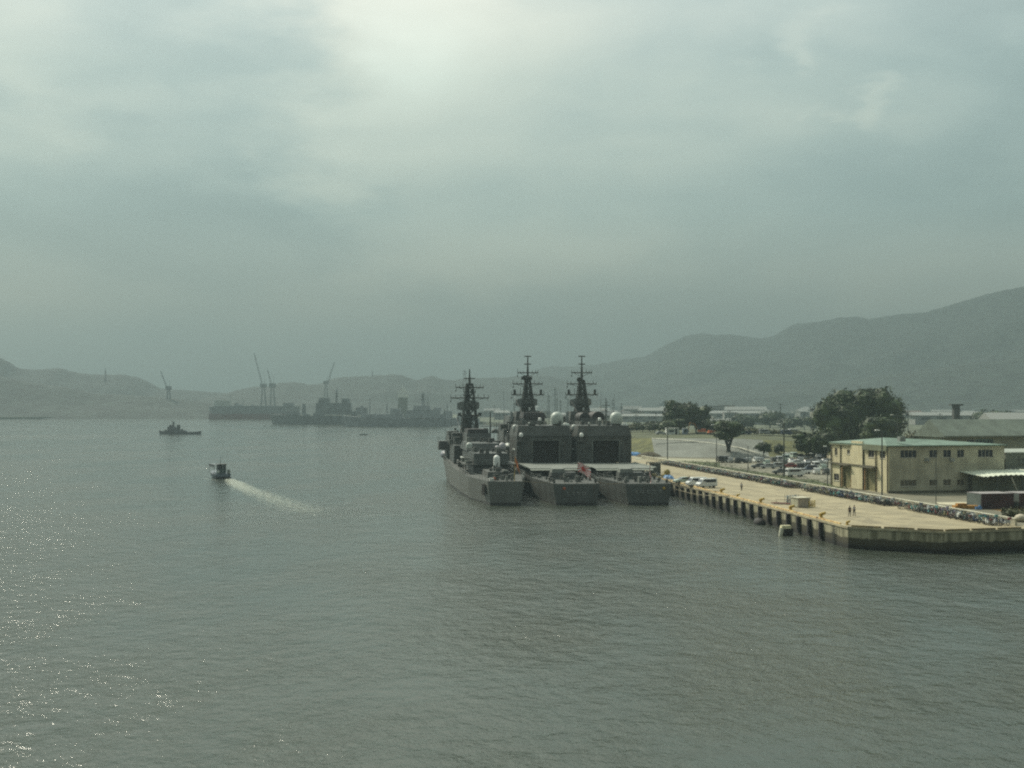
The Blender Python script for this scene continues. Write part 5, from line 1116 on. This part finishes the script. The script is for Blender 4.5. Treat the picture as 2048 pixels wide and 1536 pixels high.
    mo = mast(t, 87.0, 12.4, 30.7, 4.6, 26.6, [(17.9, 6.6, 'plat'), (22.7, 10.7, 'yard'), (24.4, 3.4, 'yard'), (25.6, 7.8, 'yard'), (28.1, 3.1, 'top')], (20.5, 6.1, 2.6))
    MB().box((86, .5, 15.3), (1.8, 2.2, 6.0), 0, 0, .8).build('mast_trunk', M_mast, mo)
    m = MB(); m.bx(78, 84, 3.2, 5.4, 10.2, 13.2); m.bx(74, 78, 3.6, 5.2, 10.2, 12.2); m.build('equipment_cabins', M_mast, t)
    for x, y, h_, z in ((70, 6, 9, 10), (97, 6, 10, 10), (50, -4, 8, 11), (76, -5.6, 11, 10), (58, 4.2, 8, 9)): MB().tube((x, y, z), (x+.2, y*1.05, z+h_), .05, .03, 4).build('whip_aerial', M_mast, t)
    liferafts(t, [(48+1.7*k, 4.8, 7.6) for k in range(5)]+[(48+1.7*k, -4.8, 7.6) for k in range(5)])
    clutter(t, 17, [(1.5, 11, -2.8, 2.8, dz, 9), (26, 28, -5, 5, dz, 6), (46, 62, -6, 6, 5.2, 12), (46, 62, -4, 4, 11.4, 14), (66, 82, 2, 6, 10.2, 12), (66, 80, -5, -1, 10.2, 10), (88, 100, -5, 5, 13, 5), (28.5, 43, -3.5, 3.5, 9.6, 12), (12.5, 17, -2.2, 2.2, 6.2, 4), (27.5, 43, 4.3, 6, 7.2, 5)])
    tt = MB()
    for k, s in ((0, .42), (1, -.42)): tt.tube((52, 5.6, 6.3+k*.5), (55.5, 5.8, 6.3+k*.5), .26, .26, 8)
    tt.build('torpedo_tube', M_navy_d, t)
    b = MB(); b.lathe((1.3, 2.2, dz+.5), [(.01, -.06), (.36, -.05), (.36, .05), (.01, .06)], 12, 0, 'X'); b.build('life_buoy', M_orange, t)
    MB().box((.9, 2.8, dz+.35), (.8, .9, .6)).build('white_locker', M_domew, t)
    MB().tube((.35, -1.9, dz), (-.9, -1.9, dz+5.2), .07, .05, 6).build('ensign_staff', M_yellow, t)
    ca = MB()
    for y in (-1.2, 1.2): ca.lathe((7, y, dz), [(.55, 0), (.35, .3), (.35, .8), (.6, 1.0), (.01, 1.05)], 12)
    ca.build('capstan', M_navy_d, t)
    name_marks(t, 'bdea', -.08, 2.0, 4.2)
    return t
d_lft = escort(sx_(1011, 260), 260)

# ensigns: white field, red disc and sixteen rays, hanging from the staffs
M_red = mat('flag_red', (.60, .06, .05), .8, .06, 2); M_fw = mat('flag_white', (.78, .74, .72), .8, .04, 2); M_or = mat('flag_orange', (.62, .20, .07), .8, .15, 2)
def ensign(loc, rz, label, w_, h_, droop, seed, plain=None):
    nx, ny = 44, 30; vs = []; fs = []; mi = []
    for j in range(ny+1):
        for i in range(nx+1):
            a, b = i/nx, j/ny; x = a*w_*(1-.35*droop); z = -b*h_-a*a*w_*droop*.55-a*w_*droop*.5
            vs.append((x, .16*w_*a*math.sin(a*9+b*3+seed)*(.5+b*.5), z))
    b_ = MB(); o_ = len(b_.v); b_.v += vs
    for j in range(ny):
        for i in range(nx):
            cx, cy = (i+.5)/nx*1.5-.66, (j+.5)/ny-.5; r = math.hypot(cx, cy); an = math.atan2(cy, cx)
            red = r < .25 or ((an/(math.pi/8)) % 1.0 < .42)
            b_.f.append((j*(nx+1)+i, j*(nx+1)+i+1, (j+1)*(nx+1)+i+1, (j+1)*(nx+1)+i)); b_.m.append(1 if red else 0); b_.sm.append(True)
    o = b_.build('naval_ensign', [plain or M_fw, plain or M_red]); o.location = loc; o.rotation_euler.z = rz; tag(o, label, 'flag', 'ensigns on the warship sterns')
    return o
def ship_pt(t, x, y, z): bpy.context.view_layer.update(); return t.matrix_world @ Vector((x, y, z))
ensign(ship_pt(d_mid, -.5, -.2, 9.0), R(-8), 'red and white rayed ensign flying at the stern of the middle warship', 3.3, 2.0, .5, 1)
ensign(ship_pt(d_rgt, -.5, -.2, 9.0), R(78), 'red and white rayed ensign seen edge on at the stern of the right warship', 2.0, 1.9, 1.6, 2)
ensign(ship_pt(d_lft, -.9, -1.9, 10.0), R(-30), 'orange red flag drooping at the stern of the left warship', 1.9, 1.2, 1.3, 3, M_or)
# mooring lines
def rope(a, b, sag, label):
    a = Vector(a); b = Vector(b); pts = []
    for i in range(13): f = i/12; p_ = a.lerp(b, f); p_.z -= sag*4*f*(1-f); pts.append(p_)
    o = MB().path(pts, .07, 5).build('mooring_line', mat('rope_tan', (.26, .22, .15), .9, .1, 3)); tag(o, label, 'rope', 'mooring lines')
q = ship_pt(d_rgt, 1, -4.6, 4.4)
def qb(Y): return Vector((48.9-.1152*(Y-181.8)+.85, Y, QZ+.4))
rope(q, qb(250.1), .5, 'mooring line from the right warship stern to the bollard near the vans'); rope(ship_pt(d_rgt, 3, -4.8, 3.6), qb(239.2), .9, 'mooring line from the right warship stern to the small bollard'); rope(ship_pt(d_rgt, 8, -5.4, 4.6), qb(275.4), .5, 'short mooring line from the right warship to the bollard by the van nose')
rope(ship_pt(d_lft, 2, -3.7, 4.9), ship_pt(d_mid, 4, 4.9, 4.6), .3, 'mooring line between the left and middle warships'); rope(ship_pt(d_mid, 2, -4.9, 4.6), ship_pt(d_rgt, 2, 4.9, 4.6), .4, 'mooring line between the middle and right warships')
for i, (s_, x, y) in enumerate(((d_mid, 30, 7.7), (d_mid, 62, 7.9), (d_rgt, 30, 7.7), (d_rgt, 62, 7.9), (d_rgt, 34, -8.1))):
    p_ = ship_pt(s_, x, y, 0); m = MB(); m.lathe((0, 0, 0), [(.01, -1.2), (.4, -1.1), (.6, -.6), (.6, .6), (.4, 1.1), (.01, 1.2)], 12, 0, 'X'); o = m.build('hull_fender', M_rubber); o.location = (p_.x, p_.y, .8); o.rotation_euler.z = srot; tag(o, 'black fender floating ' + ['between left and middle warships aft', 'between left and middle warships amidships', 'between middle and right warships aft', 'between middle and right warships amidships', 'between right warship and quay'][i], 'fender', 'floating fenders')

# gangway figures on decks are too small to read; boats in the bay follow
# ---------------------------------------------------------------- launch with wake
o = Vector(at(446, 957.5, 0)); t = thing('work_boat', (o.x, o.y, 0), R(90+24), 'small grey covered work boat heading away with a foaming wake', 'boat')
M_boat = mat('boat_hull_blue_grey', (.12, .155, .19), .5, .15, .5); M_cab = mat('boat_cabin_dark', (.07, .115, .11), .5, .15, .5)
b = MB(); L = 11.0; hb_ = 2.3; st = [(0, hb_*.9, hb_, 1.3), (3, hb_, hb_*1.05, 1.3), (7, hb_*.85, hb_, 1.5), (9.6, hb_*.4, hb_*.6, 1.8), (11, .1, .12, 2.0)]; vs = []
for x, a, d, z in st: vs += [(x, a*.8, -.5), (x, d, z), (x, -d, z), (x, -a*.8, -.5)]
b.add(vs, [(4*i+k, 4*i+4+k, 4*i+5+k, 4*i+k+1) for i in range(4) for k in range(3)]+[(3, 2, 1, 0)]); b.build('hull', M_boat, t)
MB().bx(2.0, 5.0, -1.3, .9, 1.3, 3.9, 0, .96).build('wheelhouse', M_cab, t); MB().bx(1.8, 5.2, -1.5, 1.1, 3.9, 4.05).build('wheelhouse_roof', M_mast, t)
m = MB(); m.bx(1.9, 1.98, -1.0, -.2, 2.6, 3.6); m.bx(1.9, 1.98, .0, .7, 2.6, 3.6); m.build('window', M_glass, t)
m = MB()
for x in (1.0, 8.8): 
    for y in (2.2, -.2): m.tube((x, y, 1.3), (x, y, 4.0), .06)
m.build('awning_post', M_steel, t)
MB().bx(.8, 9.0, .95, 2.4, 3.85, 3.95).build('awning', mat('awning_blue_grey', (.09, .12, .13), .7, .1, 1), t); m = MB(); m.bx(1, 8.8, 2.25, 2.3, 3.0, 3.95); m.build('awning_side', mat('awning_grey', (.12, .15, .155), .7, .1, 1), t)
MB().tube((3, .1, 4), (3, .1, 6.4), .06, .04, 6).build('mast', M_mast, t); MB().bx(.2, 1.6, -2.1, -1.4, 1.3, 2.5, 0, .8).build('crate', M_navy_l, t); MB().bx(-.6, 0, -2.2, 2.2, .25, .55).build('swim_platform', M_black, t)
MB().lathe((1.2, 1.2, 1.4), [(.01, 0), (.45, 0), (.5, .6), (.3, .9), (.01, .95)], 10).build('drum', M_dome, t)

def foam_mat(name, col, lo, hi, sc_, edge):
    m = bpy.data.materials.new(name); m.use_nodes = True; t_ = m.node_tree; b = t_.nodes['Principled BSDF']; b.inputs['Roughness'].default_value = .6; b.inputs['Base Color'].default_value = (*col, 1)
    tc = N(t_, 'ShaderNodeTexCoord'); mp = N(t_, 'ShaderNodeMapping'); mp.inputs['Scale'].default_value = sc_; t_.links.new(tc.outputs['Object'], mp.inputs[0])
    n = N(t_, 'ShaderNodeTexNoise'); n.inputs['Scale'].default_value = 1; n.inputs['Detail'].default_value = 6; n.inputs['Roughness'].default_value = .7; t_.links.new(mp.outputs[0], n.inputs[0])
    at_ = N(t_, 'ShaderNodeAttribute'); at_.attribute_name = 'dens'
    f = math_node(t_, 'ADD', n.outputs[0], math_node(t_, 'MULTIPLY', math_node(t_, 'SUBTRACT', at_.outputs['Fac'], 1), edge))
    t_.links.new(maprange(t_, f, lo, hi, 0, .34), b.inputs['Alpha']); return m
def foam_strip(path, widths, dens, name, m, label):
    b = MB(); n = 9; vs = []; dn = []
    for i, (p_, w_, dd) in enumerate(zip(path, widths, dens)):
        q_ = path[min(i+1, len(path)-1)]; r_ = path[max(0, i-1)]; d = (Vector(q_)-Vector(r_)).normalized(); nn = Vector((-d.y, d.x))
        for k in range(n): f = k/(n-1)*2-1; vs.append((p_[0]+nn.x*w_*f, p_[1]+nn.y*w_*f, .03)); dn.append(dd*(1-abs(f)**1.6))
    b.add(vs, [(i*n+k, i*n+k+1, (i+1)*n+k+1, (i+1)*n+k) for i in range(len(path)-1) for k in range(n-1)]); o = b.build(name, m)
    a = o.data.attributes.new('dens', 'FLOAT', 'POINT'); a.data.foreach_set('value', dn); tag(o, label, 'foam', kind='stuff'); return o
pp = [at(x, y, 0) for x, y in ((456, 957), (464, 962), (476, 969), (490, 977), (520, 988), (560, 1003), (610, 1022), (670, 1044))]
foam_strip([(p_.x, p_.y) for p_ in pp], [1.8, 3.6, 5.5, 7.5, 10, 13, 16, 18], [1.5, 1.4, 1.25, 1.1, 1.0, .95, .88, .5], 'foam', foam_mat('wake_foam', (.62, .66, .55), .30, .62, (.8, .8, .8), .75), 'pale foaming wake trailing behind the work boat')
pp = [at(x, y, 0) for x, y in ((395, 955), (410, 957), (432, 961), (455, 963))]
foam_strip([(p_.x, p_.y) for p_ in pp], [.8, 1.5, 1.8, 1.2], [.4, 1, 1, .6], 'foam', foam_mat('bow_foam', (.62, .66, .6), .35, .62, (.8, .8, .8), .8), 'white water along the side of the work boat')
pp = [at(x, y, 0) for x, y in ((-60, 873.5), (60, 873), (140, 872), (240, 870.5), (325, 869.5))]
foam_strip([(p_.x, p_.y) for p_ in pp], [4, 4, 3, 3, 2], [1.25, 1.1, .85, .6, .4], 'foam', foam_mat('far_wake_foam', (.66, .68, .58), .32, .62, (.12, .3, .5), .8), 'thin bright wake line left of the small patrol ship')

# ---------------------------------------------------------------- grey patrol tug and far ships
M_far = mat('far_ship_haze_grey', (.32, .35, .36), .6, .12, .2); M_fard = mat('far_ship_dark', (.22, .25, .25), .6, .15, .2); M_tug = mat('tug_grey', (.14, .15, .16), .6, .15, .4)  # far ship greys lightened so haze fade lies in their colour
def simple_ship(px0, px1, ywl, label, group, prof, m_h, parts, name='naval_ship', red=None, flip=False, hbk=.06, extra=0):
    D = EYE*F/(ywl-HZ); x0 = (px0-1024)*D/F; L = (px1-px0)*D/F; k = D/F
    t = thing(name, (x0, D, 0), 0, label, 'ship', group); hb_ = max(1.6, L*hbk); b = MB(); st = []
    for f, z, w_ in prof: st.append((f*L, w_*hb_, z))
    vs = []
    for x, w_, z in st: vs += [(x+(0 if 0.02 < x/L < .98 else (.02*L if x/L < .5 else -.02*L)), w_*.75, -1), (x, w_, z), (x, -w_, z), (x+(0 if 0.02 < x/L < .98 else (.02*L if x/L < .5 else -.02*L)), -w_*.75, -1)]
    n = len(st); b.add(vs, [(4*i+q, 4*i+4+q, 4*i+5+q, 4*i+q+1) for i in range(n-1) for q in range(3)]+[(3, 2, 1, 0), tuple(4*(n-1)+q for q in range(4))]); b.build('hull', m_h, t)
    if red: 
        r = MB(); r.bx(L*.01, L*.99, -hb_*1.02, hb_*1.02, -.5, red); r.build('boot_top', M_rust, t)
    if extra:
        er = random.Random(int(px0)); parts = list(parts)
        for q in range(extra):
            a0 = er.uniform(px0+(px1-px0)*.1, px1-(px1-px0)*.06); yd = HZ+(EYE-prof[3][1])/k
            if er.random() < .4: parts.append(('mast', a0, a0+er.uniform(1.2, 2.4), yd-er.uniform(8, 24), yd+1, m_h, 1))
            else: parts.append((er.choice(('deckhouse', 'deck_crate', 'gun_mount')), a0, a0+er.uniform(3, 14), yd-er.uniform(2, 10), yd+1, m_h, er.uniform(.6, .95)))
    for nm, a0, a1, y0, y1, m2, tp_ in parts:      # pixel extents -> metres
        xa, xb = (a0-px0)*k, (a1-px0)*k; za, zb_ = EYE-(y1-HZ)*k, EYE-(y0-HZ)*k; w_ = min(hb_*.8, max(.8, (xb-xa)*.5))
        if nm in ('mast', 'pole'):
            c_ = MB(); xm = (xa+xb)/2; r_ = max(.25, (xb-xa)*.28); c_.tube((xm-r_*1.2, 0, za), (xm, 0, zb_), r_, r_*.4, 6); c_.tube((xm+r_*1.2, 0, za), (xm, 0, zb_), r_*.7, r_*.3, 6)
            for q in (.45, .65, .82): c_.box((xm, 0, za+(zb_-za)*q), ((xb-xa)*(1.3-q*.8)*1.6, r_*2, r_*.8)); c_.tube((xm, -hb_*.6*(1.2-q), za+(zb_-za)*q), (xm, hb_*.6*(1.2-q), za+(zb_-za)*q), r_*.3, r_*.3, 4)
            c_.build('mast', m2, t)
        else: MB().bx(xa, xb, -w_, w_, za, zb_, 0, tp_).build(nm, m2, t)
    return t
std = [(0, 4.5, .15), (.06, 4.2, .55), (.2, 3.8, .95), (.5, 3.4, 1), (.85, 3.3, .95), (1, 3.5, .8)]
t = simple_ship(318, 402, 868.5, 'small grey patrol ship crossing the bay in profile', None, [(0, 3.0, .05), (.08, 2.3, .5), (.3, 1.8, 1), (.7, 1.6, 1), (.93, 1.9, .9), (1, 2.2, .75)], M_tug,
    [('deckhouse', 333, 372, 860.5, 864.5, M_tug, .95), ('bridge', 336, 352, 853.5, 860.5, M_tug, .9), ('wheelhouse', 339, 348, 849.5, 853.5, M_tug, .9), ('mast', 345.5, 349, 842, 851, M_mast, 1), ('funnel', 354, 360, 849.5, 861, M_mast, .9), ('gun_mount', 329, 334, 859.5, 863, M_mast, .6), ('deck_winch', 362, 366, 857.5, 861, M_mast, .6), ('rescue_boat', 361, 374, 861.5, 865.5, M_boat, .9)], 'patrol_ship', hbk=.09)
simple_ship(418, 600, 838.5, 'long dark cargo hull with reddish bottom lying at the far shore', 'ships on the far shore', [(0, 17.5, .15), (.04, 17.2, .8), (.3, 18, 1), (.9, 18, 1), (1, 18, .9)], M_fard,
    [('superstructure', 567, 588, 806, 816, M_fard, .95), ('deck_cargo', 430, 560, 811.5, 814, M_fard, .98), ('white_block', 430, 462, 801, 812, M_dome, .95)], 'cargo_ship', red=7.5, extra=8)
simple_ship(541, 760, 848.5, 'bulky dark grey supply ship behind the naval ships', 'ships on the far shore', [(0, 10.5, .1), (.05, 10, .6), (.2, 9.4, 1), (.8, 9, 1), (1, 9.2, .85)], M_fard,
    [('superstructure', 632, 704, 806, 830, M_fard, .96), ('bridge', 638, 660, 796, 806, M_fard, .9), ('funnel', 684, 700, 797, 806, M_fard, .9), ('mast', 671, 676, 776, 806, M_fard, 1), ('deck_crane', 604, 612, 808, 830, M_fard, .7), ('winch_house', 572, 600, 822, 830, M_fard, .9), ('mast', 560, 563, 812, 831, M_fard, 1), ('deckhouse', 712, 735, 815, 830, M_fard, .9)], 'supply_ship', hbk=.06, extra=16)
simple_ship(682, 906, 852.8, 'long grey warship with pagoda like superstructure and several masts across the bay', 'ships on the far shore', [(0, 10.5, .08), (.06, 9.6, .5), (.2, 8.6, .95), (.5, 7.5, 1), (.88, 7.2, .95), (1, 7.4, .8)], M_far,
    [('superstructure', 812, 882, 820, 836, M_far, .93), ('bridge', 826, 862, 811, 820, M_far, .85), ('mast', 842, 850, 783, 811, M_far, 1), ('mast', 854, 857, 792, 816, M_far, 1), ('funnel', 780, 802, 817, 832, M_far, .85), ('midship_house', 722, 808, 828, 838, M_far, .95), ('mast', 738, 741, 794, 829, M_far, 1), ('mast', 772, 776, 806, 829, M_far, 1), ('gun_mount', 706, 714, 834, 839, M_far, .7), ('deckhouse', 866, 884, 815, 822, M_far, .8), ('radar_house', 720, 728, 812, 829, M_far, .8)], 'naval_ship', extra=24)
simple_ship(860, 960, 850.5, 'low dark grey landing ship half hidden behind the left warship mast', 'ships on the far shore', [(0, 8, .5), (.1, 7.8, 1), (.9, 7, 1), (1, 7, .85)], M_far,
    [('superstructure', 886, 905, 822, 834, M_far, .9), ('deckhouse', 915, 950, 829, 835, M_far, .9), ('mast', 893, 896, 806, 822, M_far, 1)], 'naval_ship', extra=8)
o = Vector(at(728, 870, 0)); m = MB(); st = [(-3, .1, .75), (-1.5, .8, .55), (1.2, .85, .5), (2.8, .6, .55)]; vs = []
for x, w_, z in st: vs += [(x, w_, z), (x, w_*.6, -.1), (x, -w_*.6, -.1), (x, -w_, z)]
m.add(vs, [(4*i+q, 4*i+4+q, 4*i+5+q, 4*i+q+1) for i in range(3) for q in range(3)]+[(0, 1, 2, 3), (12, 15, 14, 13)]); m.tube((.4, 0, .2), (.4, 0, 1.4), .25, .18, 6); m.lathe((.4, 0, 1.4), [(.18, 0), (.18, .25), (.01, .35)], 8)
ob = m.build('dinghy', M_navy_d); ob.location = (o.x, o.y, 0); tag(ob, 'tiny dark dinghy alone in mid bay below the far warships', 'boat')
# pale stepped building (white superstructure) among the ships
D = 1500; t = thing('white_building', ((805-1024)*D/F, D, 2), 0, 'pale stepped building with small spire above the far warships', 'building'); k = D/F
for i, (a0, a1, y0, y1) in enumerate(((796, 817, 788, 795), (794, 818, 783, 785.5), (800, 812, 779, 783), (803, 808, 774, 779))):
    MB().bx((a0-805)*k, (a1-805)*k, -4, 4, EYE-2-(y1-HZ)*k, EYE-2-(y0-HZ)*k+.2, 0, .95).build(['tower_block', 'roof_terrace', 'upper_storey', 'turret'][i], M_domew, t)
MB().bx(-5, 6, -3.5, 3.5, 0, EYE-2-(795-HZ)*k).build('lower_storeys', mat('building_grey', (.22, .24, .21), .8, .1, .1), t); MB().tube((0, 0, 38), (0, 0, 42), .3, .1, 5).build('spire', M_domew, t)

# cranes beyond the ships
M_crane = mat('crane_grey', (.17, .19, .19), .6, .12, 1)
def crane(px, D, zb, boom0, boom1, label, cabh=10, leg=5):
    t = thing('harbour_crane', ((px-1024)*D/F, D, zb), 0, label, 'crane', 'harbour cranes across the bay'); k = D/F
    def P(p_): return ((p_[0]-px)*k, 0, EYE-(p_[1]-HZ)*k-zb)
    m = MB(); b0 = P(boom0); hz_ = b0[2]-cabh*.3
    for x in (-leg, leg):
        for y in (-leg, leg): m.tube((x, y, 0), (x*.35, y*.35, hz_), .9, .6, 5)
    m.box((0, 0, hz_*.5), (leg*1.4, leg*1.4, .8)); m.build('tower', M_crane, t)
    MB().box((0, 0, hz_+cabh*.3), (leg*2.0, leg*1.5, cabh*.6)).build('machinery_house', M_crane, t)
    b = MB(); p0, p1 = Vector(P(boom0)), Vector(P(boom1)); d = p1-p0; nn = Vector((-d.z, 0, d.x)).normalized(); n = 12
    for s in (-1, 1): b.tube(p0+nn*s*1.1, p1+nn*s*.35, .42, .3, 5)
    for i in range(n): a = p0.lerp(p1, i/n); c_ = p0.lerp(p1, (i+1)/n); s = 1 if i % 2 else -1; b.tube(a+nn*s*(1.1-.75*i/n), c_-nn*s*(1.1-.75*(i+1)/n), .22, .22, 4)
    b.build('boom', M_crane, t)
    w_ = MB(); ap = Vector((leg*.5, 0, p0.z+cabh)); w_.tube(Vector((0, 0, hz_)), ap, .4, .3, 5); w_.tube(ap, p1, .12, .12, 4); w_.build('stay', M_crane, t)
crane(337, 1900, 2, (334, 776), (321, 742), 'harbour crane with raised jib, leftmost across the bay', 9, 4)
crane(527, 2000, 2, (525, 771), (508, 706), 'tallest harbour crane with long jib leaning left', 10, 5)
crane(545, 2050, 2, (543, 771), (535, 740), 'shorter harbour crane right beside the tallest one', 12, 5)
crane(652, 2100, 2, (656, 765), (669, 724), 'faint harbour crane with jib leaning right', 8, 4)
def pylon(px, D, yb, yt, label, w_=8, arms=2):
    k = D/F; zb = EYE-(yb-HZ)*k; zt = EYE-(yt-HZ)*k; t = thing('lattice_tower', ((px-1024)*k, D, zb-15), 0, label, 'tower', 'towers on the far ridges'); h = zt-zb+15; m = MB()
    for x in (-1, 1):
        for y in (-1, 1): m.tube((x*w_/2, y*w_/2, 0), (x*.4, y*.4, h), .5, .35, 4)
    for i in range(5):
        f = i/5; g = (i+1)/5; a = w_/2*(1-f)+.4*f; b_ = w_/2*(1-g)+.4*g; m.tube((-a, -a, h*f), (b_, -b_, h*g), .3, .3, 4); m.tube((a, -a, h*f), (-b_, -b_, h*g), .3, .3, 4)
    m.build('lattice', mat('pylon_red_grey', (.16, .11, .10), .6, .1, 1), t)
    for i in range(arms): MB().bx(-w_*.55*(1-.2*i), w_*.55*(1-.2*i), -.4, .4, h-3-4*i, h-2-4*i).build('crossarm', mat('pylon_red_grey', (.16, .11, .10), .6, .1, 1), t)
pylon(929.5, 2300, 757, 740, 'reddish lattice tower standing on the ridge left of the warship masts', 9, 2); pylon(211, 2500, 750, 736, 'faint thin mast on the left hand ridge', 3, 0); pylon(745, 2700, 753, 742, 'tiny mast on the ridge above the far warships', 3, 0)

# ---------------------------------------------------------------- far town
rnd = random.Random(23)
tw_w = [mat('town_white', (.30, .31, .29), .7, .08, .2), mat('town_grey', (.28, .29, .27), .8, .1, .2), mat('town_tan', (.32, .29, .22), .8, .1, .2)]; tw_r = [mat('roof_grey', (.12, .13, .13), .8, .15, .2), mat('roof_pale', (.27, .285, .27), .7, .08, .2), mat('roof_brown', (.14, .10, .08), .8, .15, .2)]
tpro = {}
def building(px, D, w_, d_, h_, wi, ri, z=3.0, label=None, group='buildings of the far town', flat=False, name='town_building'):
    key = (wi, ri, flat)
    if key not in tpro:
        t = thing(name, (0, 0, 0), 0, 'x', 'building'); MB().bx(-.5, .5, -.5, .5, 0, 1).build('wall', tw_w[wi], t)
        r = MB()
        if flat: r.bx(-.52, .52, -.52, .52, 1, 1.06)
        else: r.add([(-.54, -.56, 1), (.54, -.56, 1), (.54, .56, 1), (-.54, .56, 1), (-.54, 0, 1.35), (.54, 0, 1.35)], [(3, 2, 1, 0), (0, 1, 5, 4), (2, 3, 4, 5), (0, 4, 3), (1, 2, 5)])
        r.build('roof', tw_r[ri], t)
        wn = MB()
        for k in range(4): wn.bx(-.42+.23*k, -.29+.23*k, -.515, -.5, .55, .8)
        wn.build('window_band', M_glass, t); tpro[key] = t
    else: t = copy_tree(tpro[key])
    t.location = ((px-1024)*D/F, D, z); t.scale = (w_, d_, h_); t.rotation_euler.z = rnd.uniform(-.25, .25); t.name = name; tag(t, label, 'building', group); return t
RN = ['dark grey', 'pale', 'brown']; WN = ['white', 'grey', 'tan']
def where_(px, D):
    h = 'far foot of hill' if D > 1900 else ('mid flat' if D > 1600 else 'near flat')
    return h+' '+('left of middle mast' if px < 1060 else 'between tall masts' if px < 1165 else 'above right radome' if px < 1330 else 'above ragged tree' if px < 1440 else 'above forked tree' if px < 1520 else 'left of grove' if px < 1700 else 'by the chimney' if px < 1930 else 'at right edge')
for i in range(118):
    px = rnd.uniform(975, 1640) if rnd.random() < .8 else rnd.uniform(1815, 2070); D = rnd.uniform(1300, 2350); wi = rnd.choice((0, 0, 1, 2)); ri = rnd.choice((0, 1, 1, 2)); fl = rnd.random() < .3
    building(px, D, rnd.uniform(8, 30), rnd.uniform(8, 14), rnd.uniform(4, 9 if rnd.random() < .85 else 17), wi, ri, 3+max(0, (D-1900)*.01), f'hazy {WN[wi]} {"flat" if fl else "gabled"} building with {RN[ri]} roof, {where_(px, D)}', flat=fl)
for px, D, w_, h_, lb in ((1385, 1500, 120, 10, 'long pale roofed warehouse behind the ragged bank tree'), (1468, 1480, 70, 11, 'longest pale roofed warehouse in the hazy flat'), (1475, 1350, 55, 8, 'second long pale warehouse below the longest one'), (1358, 1650, 48, 11, 'pale roofed warehouse seen over the ragged bank tree'), (1290, 1250, 60, 6, 'pale low building behind the right radome'), (1510, 1100, 46, 4, 'pale low shed between the hazy trees'), (1430, 1050, 50, 4, 'pale low shed left of the hazy trees'), (1150, 1400, 40, 6, 'pale shed between the two warship masts'), (1895, 1100, 62, 8, 'pale flat building left of the chimney beyond the grey roof'), (1935, 1250, 90, 5.5, 'long pale building behind the chimney'), (2036, 560, 28, 10.5, 'bright white roof at the right edge beyond the grey building')):
    b_ = building(px, D, w_, 16, h_, 0, 1, 3, lb, 'long pale buildings inland', name='warehouse_building'); b_.rotation_euler.z = 0
t = thing('chimney', ((1912-1024)*620/F, 620, 3), 0, 'dark square chimney tower with wider cap above the grey roof', 'tower'); k = 620/F
MB().bx(-1.5, 1.5, -1.5, 1.5, 0, 17.2).build('shaft', M_navy_d, t); MB().bx(-3, 3, -2, 2, 17.2, 18).build('cap', M_navy_d, t)
# faint yacht and lamp masts on the flat behind the ships
mp_ = None
for i, (px, yt) in enumerate(((1098, 790), (1110, 775), (1121, 800), (1136, 796), (1214, 802), (1226, 798), (1243, 806), (1029, 806))):
    D = 900+20*i
    o = thing('flat_mast', ((px-1024)*D/F, D, 2), 0, ['faint pole', 'tallest faint lattice mast'][i == 1]+f' {["left of the large middle radome","between the middle and right warship masts","right of the tall faint mast","near the right warship radar","just right of the right warship mast","beside the right warship funnel","above the right radome","left of the middle warship mast"][i]}', 'pole', 'faint poles behind the warships'); h = EYE-(yt-HZ)*D/F-2
    MB().tube((0, 0, 0), (0, 0, h), .35, .2, 6).build('pole', M_mast, o); m = MB()
    for q in range(4 if i == 1 else 2): m.box((0, 0, h*(.95-.12*q)), (2.4, .3, .3))
    m.build('crossarm', M_mast, o)

# right warship neighbour: small mast seen right of its radome belongs to a vessel moored ahead
sh2 = thing('patrol_boat', (atD(1236, 0, 430).x-1.5, 430, 0), srot, 'patrol vessel moored ahead, only its dark mast showing beside the right radome', 'ship')
MB().prism([(0, -3), (30, -2.5), (38, 0), (30, 2.5), (0, 3)], -.5, 3).build('hull', M_navy, sh2); MB().bx(8, 22, -2.4, 2.4, 3, 7.5, 0, .9).build('superstructure', M_navy, sh2)
m = MB(); m.tube((15, 0, 7), (15, 0, 23.2), .45, .12, 6)
for z, w_ in ((20.5, 3.2), (18.3, 2.4), (16.5, 3.4)): m.tube((15, -w_/2, z), (15, w_/2, z), .12, .12, 4)
m.build('mast', M_mast, sh2)

# ---------------------------------------------------------------- haze
hz_b = MB(); hz_b.bx(-5300, 5300, -320, 6400, -7, 372); hm = bpy.data.materials.new('haze_air'); hm.use_nodes = True; t_ = hm.node_tree; t_.nodes.remove(t_.nodes['Principled BSDF'])
vo = N(t_, 'ShaderNodeVolumePrincipled'); vo.inputs['Color'].default_value = (.268, .345, .372, 1); vo.inputs['Density'].default_value = .00034; vo.inputs['Anisotropy'].default_value = .35
t_.links.new(vo.outputs[0], [n for n in t_.nodes if n.type == 'OUTPUT_MATERIAL'][0].inputs['Volume'])
hz_o = hz_b.build('haze', hm); hz_o['kind'] = 'stuff'; hz_o['label'] = 'thin pale haze filling the air over the bay'
